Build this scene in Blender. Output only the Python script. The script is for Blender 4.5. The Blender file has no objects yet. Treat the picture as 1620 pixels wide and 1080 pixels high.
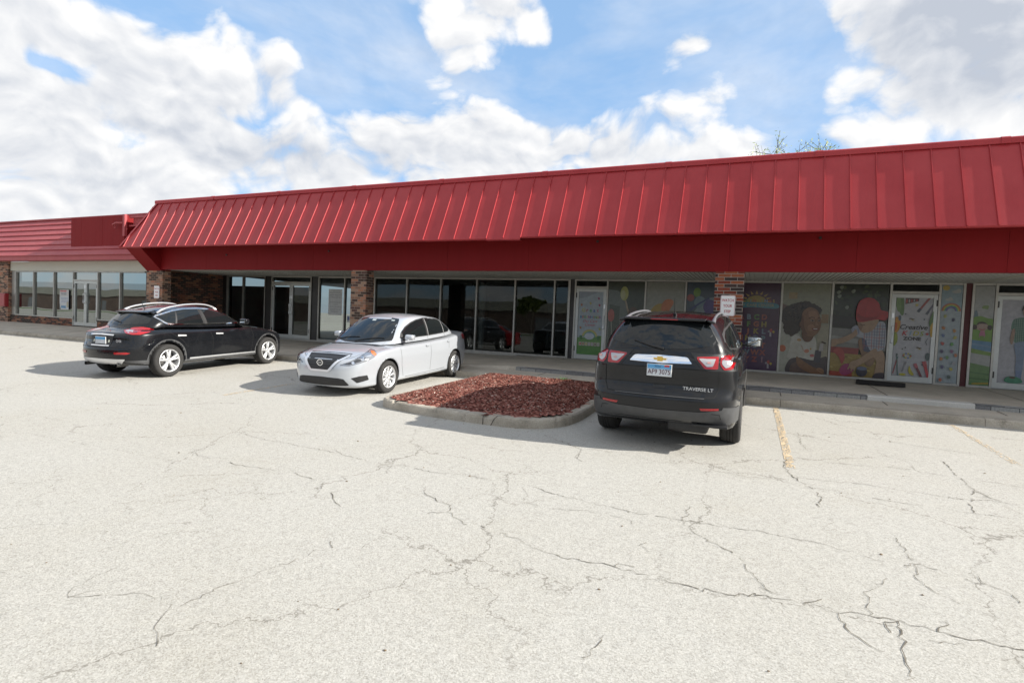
import bpy, bmesh, math, random
from mathutils import Vector, Matrix
from mathutils.bvhtree import BVHTree
random.seed(7)
rad = math.radians
SC = bpy.context.scene
C = SC.collection
# ------------------------------------------------------------ camera
cam = bpy.data.objects.new('camera', bpy.data.cameras.new('camera'))
C.objects.link(cam); SC.camera = cam
r_, u_, f_ = (0.9124, 0.406947, 0.043829), (-0.055762, 0.017503, 0.998291), (-0.405484, 0.913284, -0.038662)
cam.matrix_world = Matrix(((r_[0], u_[0], -f_[0], 0), (r_[1], u_[1], -f_[1], 0), (r_[2], u_[2], -f_[2], 1.844), (0, 0, 0, 1)))
cam.data.sensor_width = 36; cam.data.lens = 866.18 / 1620 * 36
cam.data.clip_start = .05; cam.data.clip_end = 3000
# ------------------------------------------------------------ light
SC.view_settings.view_transform = 'Standard'; SC.view_settings.look = 'None'
SC.view_settings.exposure = 0.95; SC.view_settings.gamma = 1
S_DIR = Vector((1.80, .315, 1)).normalized()          # towards the sun
sun = bpy.data.objects.new('sun', bpy.data.lights.new('sun', 'SUN'))
C.objects.link(sun); sun.data.energy = 4.7; sun.data.angle = rad(.5); sun.data.color = (1, .955, .875)
sun.rotation_euler = S_DIR.to_track_quat('Z', 'Y').to_euler()
W = bpy.data.worlds.new('World'); SC.world = W; W.use_nodes = True
nt = W.node_tree; N = nt.nodes; K = nt.links; N.clear()
def nd(t, **kw):
    n = N.new(t)
    for k, v in kw.items(): setattr(n, k, v)
    return n
def ma(op, a, b=None, c=None, clamp=False):
    n = N.new('ShaderNodeMath'); n.operation = op; n.use_clamp = clamp
    for i, v in enumerate((a, b, c)):
        if v is None: continue
        if isinstance(v, (int, float)): n.inputs[i].default_value = v
        else: K.new(v, n.inputs[i])
    return n.outputs[0]
sky = nd('ShaderNodeTexSky', sky_type='NISHITA', sun_disc=False)
sky.sun_elevation = math.asin(S_DIR.z); sky.sun_rotation = math.atan2(S_DIR.x, S_DIR.y)
sky.altitude = 200; sky.air_density = 1.0; sky.dust_density = .6; sky.ozone_density = 2.2
geo = nd('ShaderNodeTexCoord')
sep = nd('ShaderNodeSeparateXYZ'); K.new(geo.outputs['Generated'], sep.inputs[0])
az = ma('MULTIPLY', ma('ARCTAN2', sep.outputs[0], sep.outputs[1]), 57.2958)
el = ma('MULTIPLY', ma('ARCSINE', sep.outputs[2]), 57.2958)
BLOBS=[(-69.2, 18.0, 8.0, 6.5, 1.1), (-62.4, 20.3, 6.5, 3.8, 0.95), (-53.4, 18.3, 7.4, 4.4, 1.0), (-54.7, 12.9, 10.0, 4.1, 0.9), (-65.0, 10.4, 7.4, 3.7, 0.85), (-62.7, 14.2, 6.9, 2.8, 0.7), (-46.6, 21.7, 2.8, 2.5, 0.9), (-45.4, 19.3, 2.9, 1.3, 0.9), (-65.8, 16.2, 2.2, 2.2, 1.0), (-53.0, 24.7, 3.1, 1.8, 0.8), (-29.8, 27.0, 5.2, 3.6, 1.5), (-23.5, 28.8, 3.2, 2.4, 1.4), (-31.2, 22.7, 3.2, 2.6, 1.2), (-32.0, 18.2, 8.4, 2.8, 1.2), (-20.9, 17.6, 10.2, 3.1, 1.2), (-42.9, 13.6, 15.0, 3.4, 1.2), (-37.1, 18.3, 3.8, 1.7, 0.8), (-12.5, 16.5, 8.4, 2.3, 0.9), (-1.9, 16.9, 7.9, 1.9, 0.8), (-64.9, 7.1, 13.3, 2.4, 0.8), (-6.4, 25.8, 4.6, 1.1, 0.75), (-12.3, 23.4, 2.5, 0.9, 0.7), (-9.7, 20.9, 8.2, 1.6, 0.45), (0.5, 22.1, 3.1, 2.0, 0.45), (15.5, 22.7, 7.8, 4.5, 1.5), (10.9, 25.4, 5.3, 2.5, 1.3), (13.4, 18.7, 4.6, 1.8, 1.1), (9.2, 17.3, 3.5, 1.0, 0.6), (17.4, 16.2, 3.1, 1.8, 0.9), (-76.0, 12.1, 5.5, 9.0, 0.8), (26.5, 17.3, 4.7, 8.9, 0.8), (-63.7, 17.7, 2.8, 1.3, -1.6), (-59.1, 13.5, 3.9, 1.4, -1.8), (-60.5, 15.7, 2.2, 0.6, -0.7), (-57.3, 23.7, 2.8, 1.0, -1.6), (-64.3, 17.9, 1.9, 0.6, -0.8), (-41.0, 24.7, 8.0, 4.3, -1.3), (-38.4, 21.4, 6.9, 2.4, -1.0), (-13.1, 26.8, 10.1, 4.3, -1.1), (-20.5, 22.1, 6.4, 2.2, -1.1), (-15.3, 21.0, 6.8, 3.2, -0.9), (2.3, 19.9, 4.5, 3.0, -0.8), (0.3, 25.6, 4.2, 2.8, -0.8), (-49.7, 16.5, 3.3, 0.7, -0.5), (-25.2, 24.2, 3.9, 2.1, -0.7)]
GREYS=[(15.5, 22.2, 7.5, 3.7, 1.5), (10.9, 25.0, 4.9, 2.5, 1.1), (-43.0, 14.1, 9.8, 2.3, 0.45), (-63.4, 8.8, 8.7, 1.9, 0.4), (-60.7, 17.6, 5.3, 2.3, 0.3), (-31.9, 15.8, 13.0, 1.8, 0.4), (-48.6, 13.9, 6.8, 2.7, 0.35), (-36.9, 14.2, 6.3, 1.2, 0.3), (-6.5, 26.3, 3.5, 1.0, 0.9), (-55.3, 14.6, 6.1, 1.5, 0.3)]
def blob(a, e, ra, re, w):
    x = ma('MULTIPLY', ma('SUBTRACT', az, a), 1 / ra); y = ma('MULTIPLY', ma('SUBTRACT', el, e), 1 / re)
    q = ma('ADD', ma('MULTIPLY', x, x), ma('MULTIPLY', y, y))
    return ma('MULTIPLY', ma('EXPONENT', ma('MULTIPLY', q, -1)), w)
dens = None
for b in BLOBS + [(150, 35, 85, 60, 1.0), (-150, 35, 60, 60, 1.0), (90, 45, 50, 40, .7), (0, 90, 200, 28, .9), (-110, 30, 30, 40, .6)]:  # extras listed here: unseen clouds added outside the view to whiten the ambient light
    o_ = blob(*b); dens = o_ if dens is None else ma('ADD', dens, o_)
def noise(scale, detail, rough, off=(0, 0, 0), zs=2.2, dist=.0):
    m = nd('ShaderNodeMapping'); m.inputs['Scale'].default_value = (1, 1, zs); m.inputs['Location'].default_value = off
    K.new(geo.outputs['Generated'], m.inputs[0])
    n = nd('ShaderNodeTexNoise'); n.inputs['Scale'].default_value = scale; n.inputs['Detail'].default_value = detail
    n.inputs['Roughness'].default_value = rough; n.inputs['Distortion'].default_value = dist
    K.new(m.outputs[0], n.inputs['Vector']); return n.outputs['Fac']
wv = nd('ShaderNodeVectorMath', operation='MULTIPLY_ADD')
nz = nd('ShaderNodeTexNoise'); nz.inputs['Scale'].default_value = 4.0; nz.inputs['Detail'].default_value = 3; K.new(geo.outputs['Generated'], nz.inputs['Vector'])
K.new(nz.outputs['Color'], wv.inputs[0]); wv.inputs[1].default_value = (.16, .16, .16); K.new(geo.outputs['Generated'], wv.inputs[2])
def tex(dz):
    m = nd('ShaderNodeMapping'); m.inputs['Scale'].default_value = (1, 1, 1.45); m.inputs['Location'].default_value = (dz * .5, 0, dz); K.new(wv.outputs[0], m.inputs[0])
    o = None
    for sc, w in ((8, 1.1), (17, .7), (38, .35)):
        v = nd('ShaderNodeTexVoronoi'); v.inputs['Scale'].default_value = sc; K.new(m.outputs[0], v.inputs['Vector'])
        q = ma('MULTIPLY', ma('SUBTRACT', .42, v.outputs['Distance']), w * 1.7); o = q if o is None else ma('ADD', o, q)
    n = nd('ShaderNodeTexNoise'); n.inputs['Scale'].default_value = 6.5; n.inputs['Detail'].default_value = 9; n.inputs['Roughness'].default_value = .62; K.new(m.outputs[0], n.inputs['Vector'])
    return ma('ADD', o, ma('MULTIPLY', ma('SUBTRACT', n.outputs['Fac'], .5), 4.2))
t0, t1 = tex(0), tex(.022)
n2 = noise(2.6, 4, .5, (2.3, 1.1, .6), 2.2, .2)
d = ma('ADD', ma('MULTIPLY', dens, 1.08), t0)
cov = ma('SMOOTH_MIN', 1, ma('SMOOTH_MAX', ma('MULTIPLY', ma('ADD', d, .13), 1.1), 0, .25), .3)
veil = ma('MULTIPLY', ma('SUBTRACT', noise(2.2, 6, .6, (.7, 2.1, .2), 2.4, .3), .42, clamp=True), 1.9, clamp=True)
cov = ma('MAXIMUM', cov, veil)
# thicker parts seen from below are greyer; the puffs are brighter on their upper, sunward side
thick = ma('MULTIPLY', ma('SUBTRACT', ma('ADD', ma('ADD', dens, ma('MULTIPLY', t0, .35)), ma('MULTIPLY', n2, 1.2)), 1.15), .8, clamp=True)
rel = ma('MULTIPLY', ma('SUBTRACT', t0, t1), .40)
grey = None
for b in GREYS:
    o_ = blob(*b); grey = o_ if grey is None else ma('ADD', grey, o_)
shade = ma('SUBTRACT', ma('ADD', ma('ADD', ma('MULTIPLY', thick, .24), ma('MULTIPLY', grey, .42)), .10), rel, clamp=True)
ccol = nd('ShaderNodeMix', data_type='RGBA'); K.new(shade, ccol.inputs[0])
ccol.inputs[6].default_value = (.53, .53, .53, 1); ccol.inputs[7].default_value = (.29, .315, .36, 1)
b1 = nd('ShaderNodeBackground'); b2 = nd('ShaderNodeBackground')
tint = nd('ShaderNodeMix', data_type='RGBA', blend_type='MIX'); tint.inputs[0].default_value = .60
K.new(sky.outputs[0], tint.inputs[6]); tint.inputs[7].default_value = (2.5, 4.15, 6.5, 1)
K.new(tint.outputs[2], b1.inputs[0]); b1.inputs[1].default_value = .088
K.new(ccol.outputs[2], b2.inputs[0]); b2.inputs[1].default_value = 1.0
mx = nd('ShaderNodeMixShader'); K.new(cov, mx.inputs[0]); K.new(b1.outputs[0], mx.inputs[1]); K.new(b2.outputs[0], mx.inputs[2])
out = nd('ShaderNodeOutputWorld'); K.new(mx.outputs[0], out.inputs[0])
# ------------------------------------------------------------ materials
MATS = {}
def mat(name, col, rough=.6, metal=0, spec=.5, coat=0, bump=None, var=None, emit=None):
    """bump=(scale,strength,dist) ; var=(scale, amount, detail) colour variation"""
    if name in MATS: return MATS[name]
    m = bpy.data.materials.new(name); m.use_nodes = True; MATS[name] = m
    t = m.node_tree; b = t.nodes['Principled BSDF']
    b.inputs['Base Color'].default_value = (*col, 1); b.inputs['Roughness'].default_value = rough
    b.inputs['Metallic'].default_value = metal; b.inputs['Specular IOR Level'].default_value = spec
    b.inputs['Coat Weight'].default_value = coat; b.inputs['Coat Roughness'].default_value = .03
    tc = t.nodes.new('ShaderNodeTexCoord')
    if var:
        n = t.nodes.new('ShaderNodeTexNoise'); n.inputs['Scale'].default_value = var[0]; n.inputs['Detail'].default_value = var[2] if len(var) > 2 else 6
        n.inputs['Roughness'].default_value = .65
        t.links.new(tc.outputs['Object'], n.inputs['Vector'])
        mr = t.nodes.new('ShaderNodeMapRange'); mr.inputs[1].default_value = .3; mr.inputs[2].default_value = .7
        mr.inputs[3].default_value = 1 - var[1]; mr.inputs[4].default_value = 1 + var[1]
        t.links.new(n.outputs['Fac'], mr.inputs[0])
        h = t.nodes.new('ShaderNodeVectorMath'); h.operation = 'SCALE'; h.inputs[0].default_value = col
        t.links.new(mr.outputs[0], h.inputs['Scale']); t.links.new(h.outputs[0], b.inputs['Base Color'])
    if bump:
        n = t.nodes.new('ShaderNodeTexNoise'); n.inputs['Scale'].default_value = bump[0]; n.inputs['Detail'].default_value = 5
        t.links.new(tc.outputs['Object'], n.inputs['Vector'])
        bp = t.nodes.new('ShaderNodeBump'); bp.inputs['Strength'].default_value = bump[1]; bp.inputs['Distance'].default_value = bump[2]
        t.links.new(n.outputs['Fac'], bp.inputs['Height']); t.links.new(bp.outputs[0], b.inputs['Normal'])
    if emit:
        b.inputs['Emission Color'].default_value = (*emit[0], 1); b.inputs['Emission Strength'].default_value = emit[1]
    return m
class NB:
    """small node helper for the longer materials"""
    def __init__(s, name):
        s.m = bpy.data.materials.new(name); s.m.use_nodes = True; s.t = s.m.node_tree; s.b = s.t.nodes['Principled BSDF']
        s.tc = s.t.nodes.new('ShaderNodeTexCoord'); MATS[name] = s.m
    def n(s, ty, ins={}, **kw):
        x = s.t.nodes.new(ty)
        for k, v in kw.items(): setattr(x, k, v)
        for k, v in ins.items():
            if hasattr(v, 'links'): s.t.links.new(v, x.inputs[k])
            else: x.inputs[k].default_value = v
        return x
    def math(s, op, *a, clamp=False):
        x = s.t.nodes.new('ShaderNodeMath'); x.operation = op; x.use_clamp = clamp
        for i, v in enumerate(a):
            if hasattr(v, 'links'): s.t.links.new(v, x.inputs[i])
            else: x.inputs[i].default_value = v
        return x.outputs[0]
    def noise(s, vec, scale, detail=6, rough=.6):
        return s.n('ShaderNodeTexNoise', {'Vector': vec, 'Scale': scale, 'Detail': detail, 'Roughness': rough}).outputs['Fac']
    def ramp(s, fac, stops, interp='LINEAR'):
        x = s.n('ShaderNodeValToRGB', {'Fac': fac}); cr = x.color_ramp; cr.interpolation = interp
        while len(cr.elements) < len(stops): cr.elements.new(.5)
        for e, (p, c) in zip(cr.elements, stops): e.position = p; e.color = (*c, 1)
        return x.outputs[0]
    def mix(s, fac, a, b, blend='MIX'):
        x = s.t.nodes.new('ShaderNodeMix'); x.data_type = 'RGBA'; x.blend_type = blend
        for i, v in ((0, fac), (6, a), (7, b)):
            if hasattr(v, 'links'): s.t.links.new(v, x.inputs[i])
            else: x.inputs[i].default_value = v if i == 0 else (*v, 1)
        return x.outputs[2]
    def bump(s, h, strength, dist):
        x = s.n('ShaderNodeBump', {'Height': h, 'Strength': strength, 'Distance': dist}); s.t.links.new(x.outputs[0], s.b.inputs['Normal'])
    def set(s, k, v):
        if hasattr(v, 'links'): s.t.links.new(v, s.b.inputs[k])
        else: s.b.inputs[k].default_value = v
def asphalt():
    s = NB('weathered_asphalt'); o = s.tc.outputs['Object']
    fine = s.noise(o, 150, 3, .7); mid = s.noise(o, 22, 5, .7); big = s.noise(o, .35, 5, .55)
    vor = s.n('ShaderNodeTexVoronoi', {'Vector': o, 'Scale': 125.0}).outputs['Color']
    vr = s.n('ShaderNodeSeparateColor', {'Color': vor}).outputs[0]
    g = s.math('ADD', s.math('MULTIPLY', vr, .5), s.math('MULTIPLY', fine, .5))
    c = s.ramp(g, [(.12, (.26, .248, .22)), (.34, (.39, .377, .345)), (.6, (.465, .452, .42)), (.88, (.57, .555, .52))])
    c = s.mix(s.math('MULTIPLY', s.math('SUBTRACT', big, .40, clamp=True), 1.5), c, (.92, .90, .86), 'MULTIPLY')
    st = s.math('GREATER_THAN', s.noise(o, 1.6, 5, .75), .69)
    c = s.mix(s.math('MULTIPLY', st, .16), c, (.25, .24, .22))
    md = s.ramp(mid, [(.25, (.82, .82, .82)), (.5, (1, 1, 1)), (.8, (1.05, 1.05, 1.04))])
    c = s.mix(1.0, c, md, 'MULTIPLY')
    wp = s.n('ShaderNodeVectorMath', {0: s.n('ShaderNodeTexNoise', {'Vector': o, 'Scale': 1.6, 'Detail': 5.0, 'Roughness': .7}).outputs['Color'], 1: (.8, .8, 0.0), 2: o}, operation='MULTIPLY_ADD').outputs[0]
    for sc, wd, lo, st_ in ((.42, .0048, .42, .62), (1.25, .0085, .53, .50)):
        e = s.n('ShaderNodeTexVoronoi', {'Vector': wp, 'Scale': sc}, feature='DISTANCE_TO_EDGE').outputs['Distance']
        ln = s.math('SUBTRACT', 1.0, s.math('DIVIDE', e, s.math('MULTIPLY', s.noise(o, 14, 4, .7), wd * 2)), clamp=True)
        mk = s.math('MULTIPLY', s.math('SUBTRACT', s.noise(o, .55 / sc ** .3, 3, .5), lo, clamp=True), 9, clamp=True)
        c = s.mix(s.math('MULTIPLY', s.math('MULTIPLY', ln, mk), st_), c, (.10, .085, .065))
    c = s.mix(s.math('MULTIPLY', s.math('SUBTRACT', s.noise(o, .9, 6, .7), .52, clamp=True), 1.3, clamp=True), c, (.86, .83, .76), 'MULTIPLY')
    c = s.mix(1.0, c, (.925, .922, .91), 'MULTIPLY')
    s.set('Base Color', c); s.set('Roughness', .93); s.set('Specular IOR Level', .25)
    s.bump(s.math('ADD', g, s.math('MULTIPLY', mid, .5)), .55, .006)
    return s.m
def concrete(name, base, dark, stain=.5):
    s = NB(name); o = s.tc.outputs['Object']
    a = s.noise(o, 1.3, 8, .7); f = s.noise(o, 60, 4, .7); st = s.noise(o, 4.5, 8, .75)
    c = s.ramp(a, [(.3, dark), (.65, base)])
    c = s.mix(s.math('MULTIPLY', s.math('SUBTRACT', st, .55, clamp=True), stain * 5, clamp=True), c, tuple(x * .55 for x in dark))
    c = s.mix(.35, c, s.ramp(f, [(.3, (.3, .3, .3)), (.7, (.9, .9, .9))]), 'OVERLAY')
    s.set('Base Color', c); s.set('Roughness', .9); s.set('Specular IOR Level', .25); s.bump(s.math('ADD', f, st), .5, .006)
    return s.m
def brick(name, stops, mortar, rowh=.076, bw=.215):
    s = NB(name); o = s.tc.outputs['Object']
    x = s.n('ShaderNodeSeparateXYZ', {0: o})
    v = s.n('ShaderNodeCombineXYZ', {0: s.math('ADD', x.outputs[0], x.outputs[1]), 1: x.outputs[2], 2: 0.0}).outputs[0]
    b = s.n('ShaderNodeTexBrick', {'Vector': v, 'Color1': (0, 0, 0, 1), 'Color2': (1, 1, 1, 1), 'Mortar': (.5, .5, .5, 1), 'Scale': 1.0,
        'Mortar Size': .006, 'Mortar Smooth': .15, 'Bias': 0.0, 'Brick Width': bw, 'Row Height': rowh})
    rv = s.n('ShaderNodeSeparateColor', {'Color': b.outputs['Color']}).outputs[0]
    c = s.ramp(rv, stops, 'CONSTANT')
    c = s.mix(.6, c, s.ramp(s.noise(o, 34, 6, .75), [(.3, (.25, .25, .25)), (.72, (.85, .85, .85))]), 'OVERLAY')
    mo = s.mix(s.noise(o, 9, 5), tuple(k * .6 for k in mortar), mortar)
    c = s.mix(b.outputs['Fac'], c, mo)
    s.set('Base Color', c); s.set('Roughness', .88); s.set('Specular IOR Level', .25)
    s.bump(s.math('SUBTRACT', s.math('MULTIPLY', s.noise(o, 60, 4), .25), b.outputs['Fac']), .7, .008)
    return s.m
def painted(name, col, rough, n_amt=.16, streak=.5, spec=.5, fade=None):
    s = NB(name); o = s.tc.outputs['Object']
    mp = s.n('ShaderNodeMapping', {'Vector': o, 'Scale': (7.0, 7.0, .6)}).outputs[0]
    a = s.noise(mp, 1.0, 7, .7); b = s.noise(o, .7, 5, .6)
    c = s.mix(s.math('MULTIPLY', s.math('SUBTRACT', a, .42, clamp=True), streak * 2, clamp=True), col, tuple(x * (1 - n_amt * 2) for x in col))
    c = s.mix(s.math('MULTIPLY', s.math('SUBTRACT', b, .35, clamp=True), 1.4, clamp=True), c, fade or tuple(min(1, x * (1 + n_amt)) for x in col))
    s.set('Base Color', c); s.set('Roughness', s.math('ADD', s.math('MULTIPLY', a, .14), rough - .07)); s.set('Specular IOR Level', spec)
    s.bump(s.noise(o, 3.5, 3), .12, .02)
    return s.m
def window_glass(name, tint, base_refl=.07, rough=.004, wav=.35):
    m = bpy.data.materials.new(name); m.use_nodes = True; MATS[name] = m; t = m.node_tree; t.nodes.clear()
    L = t.links.new
    tr = t.nodes.new('ShaderNodeBsdfTransparent'); tr.inputs[0].default_value = (*tint, 1)
    gl = t.nodes.new('ShaderNodeBsdfGlossy'); gl.inputs['Roughness'].default_value = rough; gl.inputs[0].default_value = (.78, .83, .82, 1)
    fr = t.nodes.new('ShaderNodeFresnel'); fr.inputs[0].default_value = 1.5
    ad = t.nodes.new('ShaderNodeMath'); ad.operation = 'ADD'; ad.inputs[1].default_value = base_refl; ad.use_clamp = True; L(fr.outputs[0], ad.inputs[0])
    tc = t.nodes.new('ShaderNodeTexCoord'); n = t.nodes.new('ShaderNodeTexNoise'); n.inputs['Scale'].default_value = .55; n.inputs['Detail'].default_value = 1
    L(tc.outputs['Object'], n.inputs['Vector'])
    bp = t.nodes.new('ShaderNodeBump'); bp.inputs['Strength'].default_value = wav; bp.inputs['Distance'].default_value = .03
    L(n.outputs['Fac'], bp.inputs['Height']); L(bp.outputs[0], gl.inputs['Normal']); 
    mi = t.nodes.new('ShaderNodeMixShader'); o = t.nodes.new('ShaderNodeOutputMaterial')
    L(ad.outputs[0], mi.inputs[0]); L(tr.outputs[0], mi.inputs[1]); L(gl.outputs[0], mi.inputs[2]); L(mi.outputs[0], o.inputs[0])
    return m
def mulch_mat():
    s = NB('red_mulch_chip'); o = s.tc.outputs['Object']
    v = s.n('ShaderNodeTexVoronoi', {'Vector': s.n('ShaderNodeMapping', {'Vector': o, 'Scale': (1.0, 1.0, 1.0)}).outputs[0], 'Scale': 30.0}).outputs['Color']
    r = s.n('ShaderNodeSeparateColor', {'Color': v}).outputs[0]
    c = s.ramp(s.math('ADD', s.math('MULTIPLY', r, .7), s.math('MULTIPLY', s.noise(o, 50, 4), .3)), [(.15, (.045, .014, .010)), (.45, (.18, .058, .044)), (.72, (.30, .125, .095)), (.93, (.44, .28, .22))])
    s.set('Base Color', c); s.set('Roughness', .9); s.set('Specular IOR Level', .2); s.bump(r, .6, .02)
    return s.m
M_ASPH = asphalt()
M_WALK = concrete('sidewalk_concrete', (.44, .40, .335), (.31, .285, .24), .35)
M_KERB = concrete('kerb_concrete', (.41, .37, .31), (.22, .195, .155), .9)
M_NEWC = concrete('pale_concrete', (.47, .46, .43), (.38, .37, .345), .15)
M_BRK = brick('dark_mixed_brick', [(0, (.035, .025, .022)), (.3, (.10, .04, .03)), (.5, (.17, .065, .04)), (.68, (.055, .032, .028)), (.8, (.23, .11, .065))], (.22, .18, .14))
M_BRKO = brick('orange_black_brick', [(0, (.04, .03, .028)), (.30, (.15, .040, .026)), (.52, (.25, .085, .042)), (.68, (.055, .034, .03)), (.84, (.18, .045, .028))], (.40, .37, .32), .0755, .27)
M_BRKW = brick('faded_brick', [(0, (.07, .045, .035)), (.28, (.22, .12, .08)), (.5, (.30, .19, .13)), (.7, (.10, .055, .045)), (.85, (.33, .15, .09))], (.36, .30, .24))
M_PAVER = brick('grey_paver', [(0, (.15, .15, .152)), (.4, (.20, .20, .20)), (.7, (.25, .25, .24))], (.08, .08, .08), .17, .40)
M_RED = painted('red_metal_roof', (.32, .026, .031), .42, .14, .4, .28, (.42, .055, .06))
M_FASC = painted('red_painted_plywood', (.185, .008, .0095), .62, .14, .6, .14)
M_SHIN = painted('faded_red_shingle', (.34, .055, .062), .55, .2, .5, .4, (.42, .10, .10))
M_CREAM = painted('cream_panel', (.46, .45, .38), .6, .06, .3, .3)
M_SOFF = painted('grey_soffit', (.58, .58, .53), .6, .08, .3, .3)
M_ALU = mat('bronze_aluminium', (.36, .35, .32), .42, .55, bump=(40, .05, .002), var=(6, .12))
M_ALUW = mat('pale_aluminium', (.42, .43, .415), .38, .45, var=(5, .08))
M_DARKP = mat('dark_brown_panel', (.022, .019, .018), .45, var=(3, .3))
M_GL = window_glass('tinted_storefront_glass', (.34, .37, .36), .0, wav=.12)
M_GLR = window_glass('reflective_storefront_glass', (.16, .18, .18), .20, wav=.14)
M_INT = mat('interior_wall', (.42, .42, .41), .8, var=(.6, .3))
M_INTF = mat('interior_floor', (.30, .29, .27), .5, var=(1, .25))
M_YEL = mat('faded_yellow_paint', (.56, .44, .29), .9, var=(8, .25), bump=(90, .4, .004))
M_CRACK = mat('crack_dirt', (.13, .115, .09), .95, var=(12, .5))
M_MULCH = mulch_mat()
M_LEAF = mat('spring_leaf', (.20, .25, .06), .6, var=(3, .35)); M_BARK = mat('bark', (.12, .10, .08), .9, var=(9, .4), bump=(20, .6, .02))
M_BLK = mat('black_plastic', (.012, .012, .013), .5, var=(12, .25)); M_RUB = mat('tyre_rubber', (.022, .021, .020), .85, var=(18, .3), bump=(60, .3, .003))
M_CHR = mat('chrome', (.82, .83, .85), .08, 1); M_SIL = mat('silver_alloy', (.68, .69, .70), .38, .75)
M_GREYP = mat('grey_cladding', (.055, .056, .058), .55, var=(8, .15), bump=(120, .1, .002))
M_CGL = mat('tinted_car_glass', (.008, .010, .011), .03, 0, .5)
M_WHT = mat('white_plastic', (.75, .75, .74), .4)
# ------------------------------------------------------------ object helpers
def link(o, parent=None):
    C.objects.link(o)
    if parent: o.parent = parent
    return o
def bobj(name, bm, m, parent=None, smooth=False, mats=None):
    me = bpy.data.meshes.new(name); bm.to_mesh(me); bm.free()
    for x in (mats or [m]): me.materials.append(x)
    if smooth:
        for p in me.polygons: p.use_smooth = True
    return link(bpy.data.objects.new(name, me), parent)
def tag(o, label, cat, group=None, kind=None):
    if label: o['label'] = label
    if cat: o['category'] = cat
    if group: o['group'] = group
    if kind: o['kind'] = kind
    return o
def empty(name, loc, rot=(0, 0, 0)):
    e = bpy.data.objects.new(name, None); e.location = loc; e.rotation_euler = rot; e.empty_display_size = .3; return link(e)
def box(bm, x0, x1, y0, y1, z0, z1, bev=0, mi=0):
    vs = [bm.verts.new((x, y, z)) for z in (z0, z1) for y in (y0, y1) for x in (x0, x1)]
    fs = [(0, 2, 3, 1), (4, 5, 7, 6), (0, 1, 5, 4), (2, 6, 7, 3), (0, 4, 6, 2), (1, 3, 7, 5)]
    faces = [bm.faces.new([vs[i] for i in f]) for f in fs]
    for f in faces: f.material_index = mi
    if bev:
        es = list({e for f in faces for e in f.edges})
        r = bmesh.ops.bevel(bm, geom=es, offset=bev, segments=2, affect='EDGES', profile=.7)
        for f in r['faces']: f.material_index = mi
    return vs
def prism(bm, pts, axis, a0, a1, mi=0):
    """extrude a 2D polygon along an axis: 'x' -> pts are (y,z), 'y' -> (x,z), 'z' -> (x,y)"""
    def P(p, a): return (a, p[0], p[1]) if axis == 'x' else ((p[0], a, p[1]) if axis == 'y' else (p[0], p[1], a))
    A = [bm.verts.new(P(p, a0)) for p in pts]; B = [bm.verts.new(P(p, a1)) for p in pts]
    fs = [bm.faces.new(A), bm.faces.new(list(reversed(B)))]; n = len(pts)
    for i in range(n): fs.append(bm.faces.new((A[i], B[i], B[(i + 1) % n], A[(i + 1) % n])))
    for f in fs: f.material_index = mi
    bmesh.ops.recalc_face_normals(bm, faces=fs)
def tube(bm, pts, r, seg=8, mi=0, cap=True):
    rings = []; pts = [Vector(p) for p in pts]
    for i, p in enumerate(pts):
        t = (pts[min(i + 1, len(pts) - 1)] - pts[max(i - 1, 0)]).normalized()
        a = t.cross(Vector((0, 0, 1)))
        if a.length < .1: a = t.cross(Vector((1, 0, 0)))
        a.normalize(); b = t.cross(a); rr = r[i] if isinstance(r, (list, tuple)) else r
        rings.append([bm.verts.new(p + (a * math.cos(k * 2 * math.pi / seg) + b * math.sin(k * 2 * math.pi / seg)) * rr) for k in range(seg)])
    for A, B in zip(rings, rings[1:]):
        for k in range(seg):
            f = bm.faces.new((A[k], A[(k + 1) % seg], B[(k + 1) % seg], B[k])); f.material_index = mi
    if cap:
        for q in (rings[0], list(reversed(rings[-1]))):
            f = bm.faces.new(q); f.material_index = mi
def lathe_y(bm, prof, seg=48, cx=0, cz=0, mi=0):
    rings = [[bm.verts.new((cx + r * math.cos(2 * math.pi * k / seg), y, cz + r * math.sin(2 * math.pi * k / seg))) for k in range(seg)] for r, y in prof]
    for A, B in zip(rings, rings[1:]):
        for k in range(seg):
            f = bm.faces.new((A[k], A[(k + 1) % seg], B[(k + 1) % seg], B[k])); f.material_index = mi
    return rings
_tc = {}
def text_geo(s, shear=0, bold=0, res=3):
    key = (s, shear, bold)
    if key not in _tc:
        cu = bpy.data.curves.new('t', 'FONT'); cu.body = s; cu.size = 1; cu.shear = shear; cu.offset = bold; cu.resolution_u = res
        cu.align_x = 'CENTER'; cu.fill_mode = 'FRONT'
        ob = bpy.data.objects.new('t', cu); C.objects.link(ob); bpy.context.view_layer.update()
        me = bpy.data.meshes.new_from_object(ob.evaluated_get(bpy.context.evaluated_depsgraph_get()))
        vs = [v.co.to_2d() for v in me.vertices]; fs = [tuple(p.vertices) for p in me.polygons]
        bpy.data.objects.remove(ob); bpy.data.curves.remove(cu); bpy.data.meshes.remove(me)
        _tc[key] = (vs, fs)
    return _tc[key]

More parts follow.
